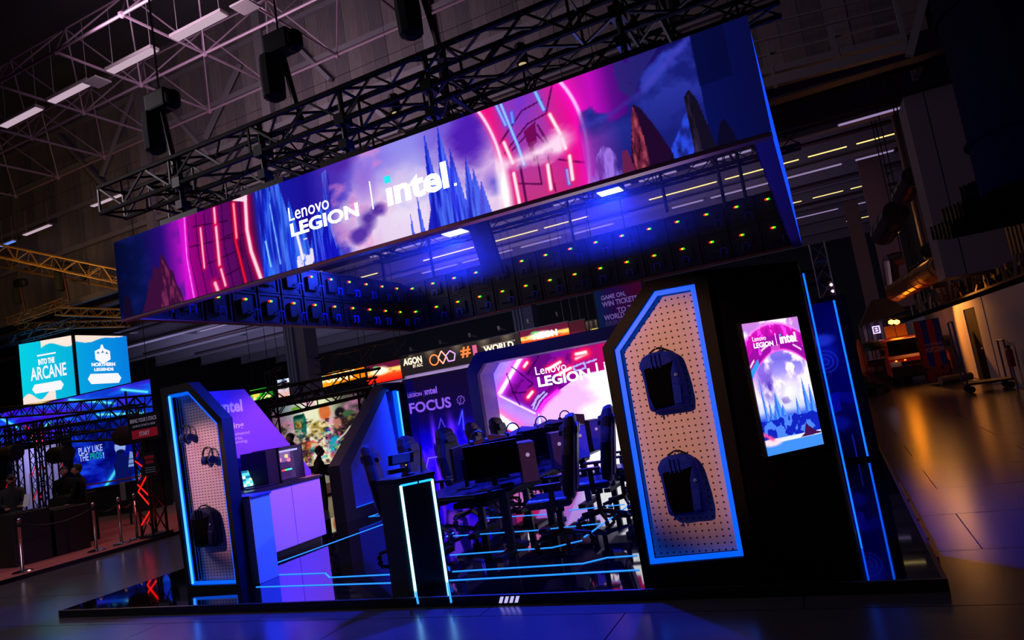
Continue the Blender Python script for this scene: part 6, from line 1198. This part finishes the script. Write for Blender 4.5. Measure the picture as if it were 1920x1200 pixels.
for (a, b, y, s_, l) in (((455, 756), (705, 708), 17, .55, 'black truss in front of the mural top, crossing behind the lilac wall'), ((505, 770), (700, 722), 18, .5, 'second black truss along the top of the mural'), ((590, 690), (755, 652), 27, .8, 'brownish truss above the orange fascia'), ((508, 712), (545, 700), 28, .8, 'far truss end left of the blue hall column')):
    truss('box_truss', l, at(*a, y=y), at(*b, y=y), s_, M('far_truss', (.12, .09, .13), .5, .4) if y > 20 else TRS, rc=.04, rb=.02)
for px, l in ((506, 'black truss leg at the left edge of the mural'), (696, 'black truss leg at the right edge of the mural')):
    p = at(px, 790, y=17.5); truss('truss_tower', l, (p.x, 17.5, 0), (p.x, 17.5, 2.95), .4, TRS, rc=.035, rb=.018)
t = thing('pale_wall_band', 'pale lilac wall band under the black AGON fascia', 'wall', (-20, 32.4, 2)); MB().box((at(690, 700, y=32.4).x, 32.4, 2.6), (at(915, 690, y=32.4).x, 32.5, at(757, 700, y=32.4).z + .1)).build('band', M('band_white', (.75, .70, .80), .7), t)
# low far walls so the hall does not end in darkness
fwall = thing('far_booth_wall', 'low dim violet booth walls far behind the mural', 'wall', (-30, 45, 0)); 
for i, (xa, xb, y, h_) in enumerate(((-45, -30, 34, 2.6), (-29, -20, 38, 3.0), (-19, -8, 40, 2.8), (-8, -1, 36, 2.6))): MB().box((xa, y, 0), (xb, y + .2, h_)).build('booth_panel', M('far_booth', (.20, .17, .27), .8), fwall)
# right side: food stand ------------------------------------------------------
van = thing('food_van', 'orange-red van with dark windscreen parked beside the popcorn banner', 'van', (2.4, 28.5, 0)); vx0 = at(1668, 690, y=28).x; vx1 = vx0 + 1.9
VR = M('van_orange', (.80, .16, .04), .3, .1); prof = [(28.0, .30), (28.0, .84), (28.1, .93), (28.5, 1.03), (29.1, 1.60), (29.35, 1.66), (32.5, 1.70), (32.6, .30)]
MB().prism([(vx0, y, z) for y, z in prof], (vx1 - vx0, 0, 0)).build('body', VR, van, bevel=.05)
MB().add([(vx0 + .10, 28.50, 1.05), (vx1 - .10, 28.50, 1.05), (vx1 - .16, 29.05, 1.58), (vx0 + .16, 29.05, 1.58)], [(0, 1, 2, 3)]).build('windscreen', M('dark_glass', (.03, .02, .02), .08), van)
MB().box((vx0 + .05, 27.93, .24), (vx1 - .05, 28.02, .64)).build('bumper', BLACK, van, bevel=.03); MB().box((vx0 + .4, 27.97, .67), (vx1 - .4, 28.0, .80)).build('grille', BLACK, van)
for xa in (vx0 + .06, vx1 - .40): MB().box((xa, 27.97, .66), (xa + .34, 28.02, .84)).build('headlamp', M('lamp_glass', (.8, .75, .7), .15), van, bevel=.02)
for xa in (vx0 + .22, vx0 + .5): MB().box((xa, 27.95, .84), (xa + .06, 27.97, .88)).build('indicator', E('amber_glow', (1, .55, .1), 3), van)
for xa in (vx0 - .16, vx1 + .02): MB().box((xa, 28.65, 1.10), (xa + .14, 28.75, 1.34)).build('wing_mirror', BLACK, van, bevel=.02)
for xa in (vx0 + .02, vx1 - .22):
    for y in (28.7, 31.7): MB().tube((xa, y, .34), (xa + .2, y, .34), .34, 18).build('wheel', BLACK, van)
MB().tube((vx0 + 1.1, 28.42, 1.03), (vx0 + .95, 28.72, 1.34), .015, 4).build('wiper', BLACK, van)
t = thing('yellow_hatch', 'bright amber-lit open serving hatch panel above the van', 'panel', (vx0 + .8, 31, 2)); p, q, r_ = at(1662, 635, y=31), at(1702, 628, y=31), at(1663, 612, y=31)
MB().box((p.x, 31, p.z), ((p.x + q.x) / 2 - .01, 31.06, r_.z)).build('panel', M('amber_board', (.95, .62, .10), .6), t); MB().box(((p.x + q.x) / 2 + .01, 31, p.z), (q.x, 31.06, r_.z)).build('panel', M('amber_board', (.95, .62, .10), .6), t)
spot((p.x + .5, 29.8, r_.z + .9), (p.x + .6, 31, p.z + .2), 90, (1, .62, .08), 170)
for px, l in ((1671, 'left amber spotlight above the van'), (1681, 'right amber spotlight above the van')):
    a3 = at(px, 604, y=30.2); t = thing('amber_spotlight', l, 'lamp', a3, 'amber spotlights above the van'); MB().tube(a3, a3 + Vector((0, .25, .08)), .10, 12).build('housing', BLACK, t); MB().lathe([(.01, -.09), (.10, -.04), (.10, .04), (.01, .09)], a3 - YD * .06, 12).build('lens', E('amber_lens', (1, .55, .10), 45), t)
MB().tube(at(1660, 600, y=30.4), at(1698, 592, y=30.4), .03, 6).build('lamp_bar', BLACK, t)
yp = 26.3; p, q, r_ = at(1716, 705, y=yp), at(1778, 700, y=yp), at(1740, 600, y=yp)
pb = thing('popcorn_banner', 'tall red and blue striped banner panel reading popcorn', 'banner', (p.x, yp, 0)); px0, px1, pz1 = at(1723, 650, y=yp).x, at(1771, 650, y=yp).x, r_.z
A = Art(60, 90, 91); n2 = A.fbm(14, 18, 4, 92); st_ = (A.U * 4).astype(int) % 2; A.C[:] = (.55, .05, .06); A.mix(st_ * 1.0, (.05, .16, .42)); A.mix((A.V < .25) * (n2 > .45), (.45, .12, .05)); A.mix((A.V < .25) * (n2 < .40), (.12, .03, .05)); 
A.screen('print', pb, (px0, yp, .06), XD, ZD, px1 - px0, pz1 - .06, art_mat('popcorn_print', 0, 1)); MB().box((px0 - .02, yp + .01, .04), (px1 + .02, yp + .12, pz1 + .02)).build('panel', BLACK, pb)
OL = M('popcorn_letters', (.70, .45, .40), .6); text('POPCORN', (px0 + .25 * (px1 - px0), yp, 1.02), XD, ZD, (px1 - px0) * .72, .17, OL, pb, bold=.02); text('HANDMADE', (px0 + .25 * (px1 - px0), yp, 1.24), XD, ZD, (px1 - px0) * .68, .09, OL, pb)
for k in range(4): text('\u00b7 8 \u00b7', (px0 + (.04 + .25 * k) * (px1 - px0), yp, 1.6), XD, ZD, .17 * (px1 - px0), .28, M('faded_red', (.35, .10, .15), .6), pb)
p, q, r_ = at(1630, 724, y=26.0), at(1668, 718, y=26.0), at(1632, 678, y=26.0); ct = thing('popcorn_counter', 'dark red popcorn counter left of the van', 'counter', (p.x, 26, 0)); MB().box((p.x, 26, 0), (q.x, 26.8, r_.z)).build('body', M('counter_red', (.30, .03, .05), .6), ct, bevel=.02); MB().box((p.x - .04, 25.95, r_.z), (q.x + .04, 26.85, r_.z + .04)).build('top', M('counter_top', (.30, .2, .2), .4), ct)
text('POPCORN', (p.x + .1, 26.0, r_.z - .35), XD, ZD, q.x - p.x - .2, .16, OL, ct, bold=.02)
um = thing('dark_umbrella', 'dark dome umbrella standing on the popcorn counter', 'umbrella', (p.x + .35, 26.4, r_.z)); MB().lathe([(.42, 0), (.38, .12), (.25, .26), (.05, .34)], (p.x + .35, 26.4, r_.z + .35), 14).build('canopy', BLACK, um); MB().tube((p.x + .35, 26.4, r_.z + .04), (p.x + .35, 26.4, r_.z + .7), .02, 6).build('pole', ALU, um)
fl2 = thing('striped_awning', 'pale vertical striped curtain left of the lit sign', 'curtain', (at(1640, 650, y=33).x, 33, 0)); xa = at(1617, 650, y=33).x
for k in range(10): MB().box((xa + k * .16, 33 + .03 * (k % 2), 0), (xa + k * .16 + .13, 33.04 + .03 * (k % 2), 2.45)).build('strip', M('curtain_pale' if k % 2 else 'curtain_grey', (.55, .45, .48) if k % 2 else (.28, .22, .26), .8), fl2)
p = at(1643, 624, y=32.6); sg2 = thing('small_white_sign', 'small glowing white sign with dark marks above the striped curtain', 'sign', p); q = at(1637, 622, y=32.6); MB().box((q.x, 32.6, q.z - .1), (q.x + .28, 32.66, q.z + .22)).build('face', E('white_sign', (.85, .75, 1), 1.6), sg2); text('E3', (q.x + .04, 32.6, q.z - .06), XD, ZD, .2, .24, BLACK, sg2, bold=.03)
tn = thing('dark_canopy', 'dark peaked canopy roof above the van', 'canopy', (1.8, 31, 2.5)); p, q, r_ = at(1612, 612, y=31.5), at(1700, 585, y=31.5), at(1655, 560, y=31.5); MB().prism([(p.x, 31.2, p.z), (q.x, 31.2, p.z + .3), (q.x - .5, 31.2, r_.z), (p.x + .6, 31.2, r_.z)], (0, 2.5, 0)).build('roof', M('canopy_dark', (.07, .04, .05), .8), tn)
orx = at(1620, 690, y=25.6); t = thing('parasol_closed', 'closed orange parasol standing left of the popcorn counter', 'parasol', (orx.x, 25.6, 0)); MB().lathe([(.03, .6), (.14, .75), (.10, 1.5), (.02, 1.85)], (orx.x, 25.6, 0), 10).build('canopy', M('parasol_orange', (.75, .30, .10), .8), t); MB().tube((orx.x, 25.6, 0), (orx.x, 25.6, 1.95), .025, 6).lathe([(.22, 0), (.22, .05), (.05, .08)], (orx.x, 25.6, 0), 12).build('pole', BLACK, t)
for k, (px, w_, h_, l) in enumerate(((1626, .45, .4, 'low dark crate at the foot of the popcorn counter'), (1640, .5, .28, 'flat crate in front of the popcorn counter'))): a3 = at(px, 722, y=24.8); t = thing('crate', l, 'crate', (a3.x, 24.8, 0)); MB().box((a3.x - w_ / 2, 24.8, 0), (a3.x + w_ / 2, 25.2, h_)).build('body', M('crate_brown', (.22, .14, .12), .8), t, bevel=.02); MB().box((a3.x - w_ / 2 - .01, 24.79, h_ * .8), (a3.x + w_ / 2 + .01, 25.21, h_)).build('lid', DARKP, t)
# platform trolley by the partition
tr = thing('platform_trolley', 'flat platform trolley with a tall blue handle standing by the white partition', 'trolley', (3.1, 21, 0)); A0, A1, B0 = at(1812, 726, y=20.9), at(1866, 712, y=21.4), at(1772, 605, y=20.9)
MB().box((A0.x, 20.7, .20), (A0.x + 1.0, 21.5, .25)).build('deck', M('trolley_deck', (.12, .08, .10), .7), tr)
HB = M('handle_blue_grey', (.22, .22, .42), .5, .3); MB().path([(A0.x + .02, 20.75, .25), (A0.x + .0, 20.75, 1.85), (A0.x, 21.45, 1.85), (A0.x + .02, 21.45, .25)], .022, 8).build('handle', HB, tr); MB().path([(A0.x + .98, 20.75, .25), (A0.x + .98, 20.75, 1.2), (A0.x + .98, 21.45, 1.2), (A0.x + .98, 21.45, .25)], .022, 8).build('handle', HB, tr)
for sx_ in (.08, .92):
    for y in (20.8, 21.4): MB().tube((A0.x + sx_, y - .025, .09), (A0.x + sx_, y + .025, .09), .09, 12).build('wheel', BLACK, tr)
t = thing('red_extinguisher', 'small red fire extinguisher leaning near the partition, right of the trolley', 'extinguisher', (3.85, 20.2, 0)); MB().lathe([(.07, 0), (.08, .03), (.08, .40), (.03, .47)], (3.85, 20.2, .55), 12).build('cylinder', M('extinguisher_red', (.45, .05, .04), .3), t); MB().box((3.82, 20.15, 1.02), (3.9, 20.25, 1.06)).tube((3.85, 20.2, 1.0), (3.85, 20.2, 1.08), .015, 6).build('valve', BLACK, t); MB().tube((3.85, 20.2, 0), (3.85, 20.2, .56), .02, 6).build('stand_pole', ALU, t)
t = thing('rolled_sheet', 'pale rolled sheet lying on the floor by the partition', 'roll', (3.3, 26, .1)); MB().tube((2.9, 25.4, .13), (3.8, 25.8, .13), .13, 12).build('roll', M('roll_pale', (.5, .35, .28), .7), t)
# thin truss and lamp behind the right wall
truss('truss_tower', 'slim shiny truss mast rising behind the right art wall', (at(1545, 520, y=16).x, 16, 0), (at(1545, 520, y=16).x, 16, at(1540, 455, y=16).z), .30, M('mast_alu', (.6, .58, .65), .3, .9), rc=.02, rb=.01)
truss('box_truss', 'short black truss behind the angled wall top', at(1495, 527, y=16), at(1556, 515, y=16), .28, TRS)
a3 = at(1558, 545, y=16.2); t = thing('led_par', 'small lamp with a row of pink-white lights on the mast', 'lamp', a3); MB().box((a3.x - .03, 16.2, a3.z - .26), (a3.x + .1, 16.35, a3.z + .26)).build('housing', BLACK, t)
for k in range(3): MB().lathe([(.01, -.03), (.035, 0), (.01, .03)], (a3.x + .03, 16.17, a3.z - .16 + .14 * k), 8).build('lens', E('par_lens', (1, .75, .85), 4), t)
# haze in the air around the blue floods inside the ring
HZ = bpy.data.materials.new('stage_haze'); HZ.use_nodes = True; nt = HZ.node_tree; nt.nodes.remove(nt.nodes['Principled BSDF'])
vs = nt.nodes.new('ShaderNodeVolumeScatter'); vs.inputs['Density'].default_value = .010; vs.inputs['Color'].default_value = (.9, .9, 1, 1); vs.inputs['Anisotropy'].default_value = .3
nt.links.new(vs.outputs[0], nt.nodes['Material Output'].inputs['Volume'])
hz = MB().box((-5.6, 6.4, 3.3), (-.3, 11.4, 4.75)).build('stage_haze', HZ); tag(hz, 'thin blue lit haze hanging inside the LED ring', 'haze', None, 'stuff')
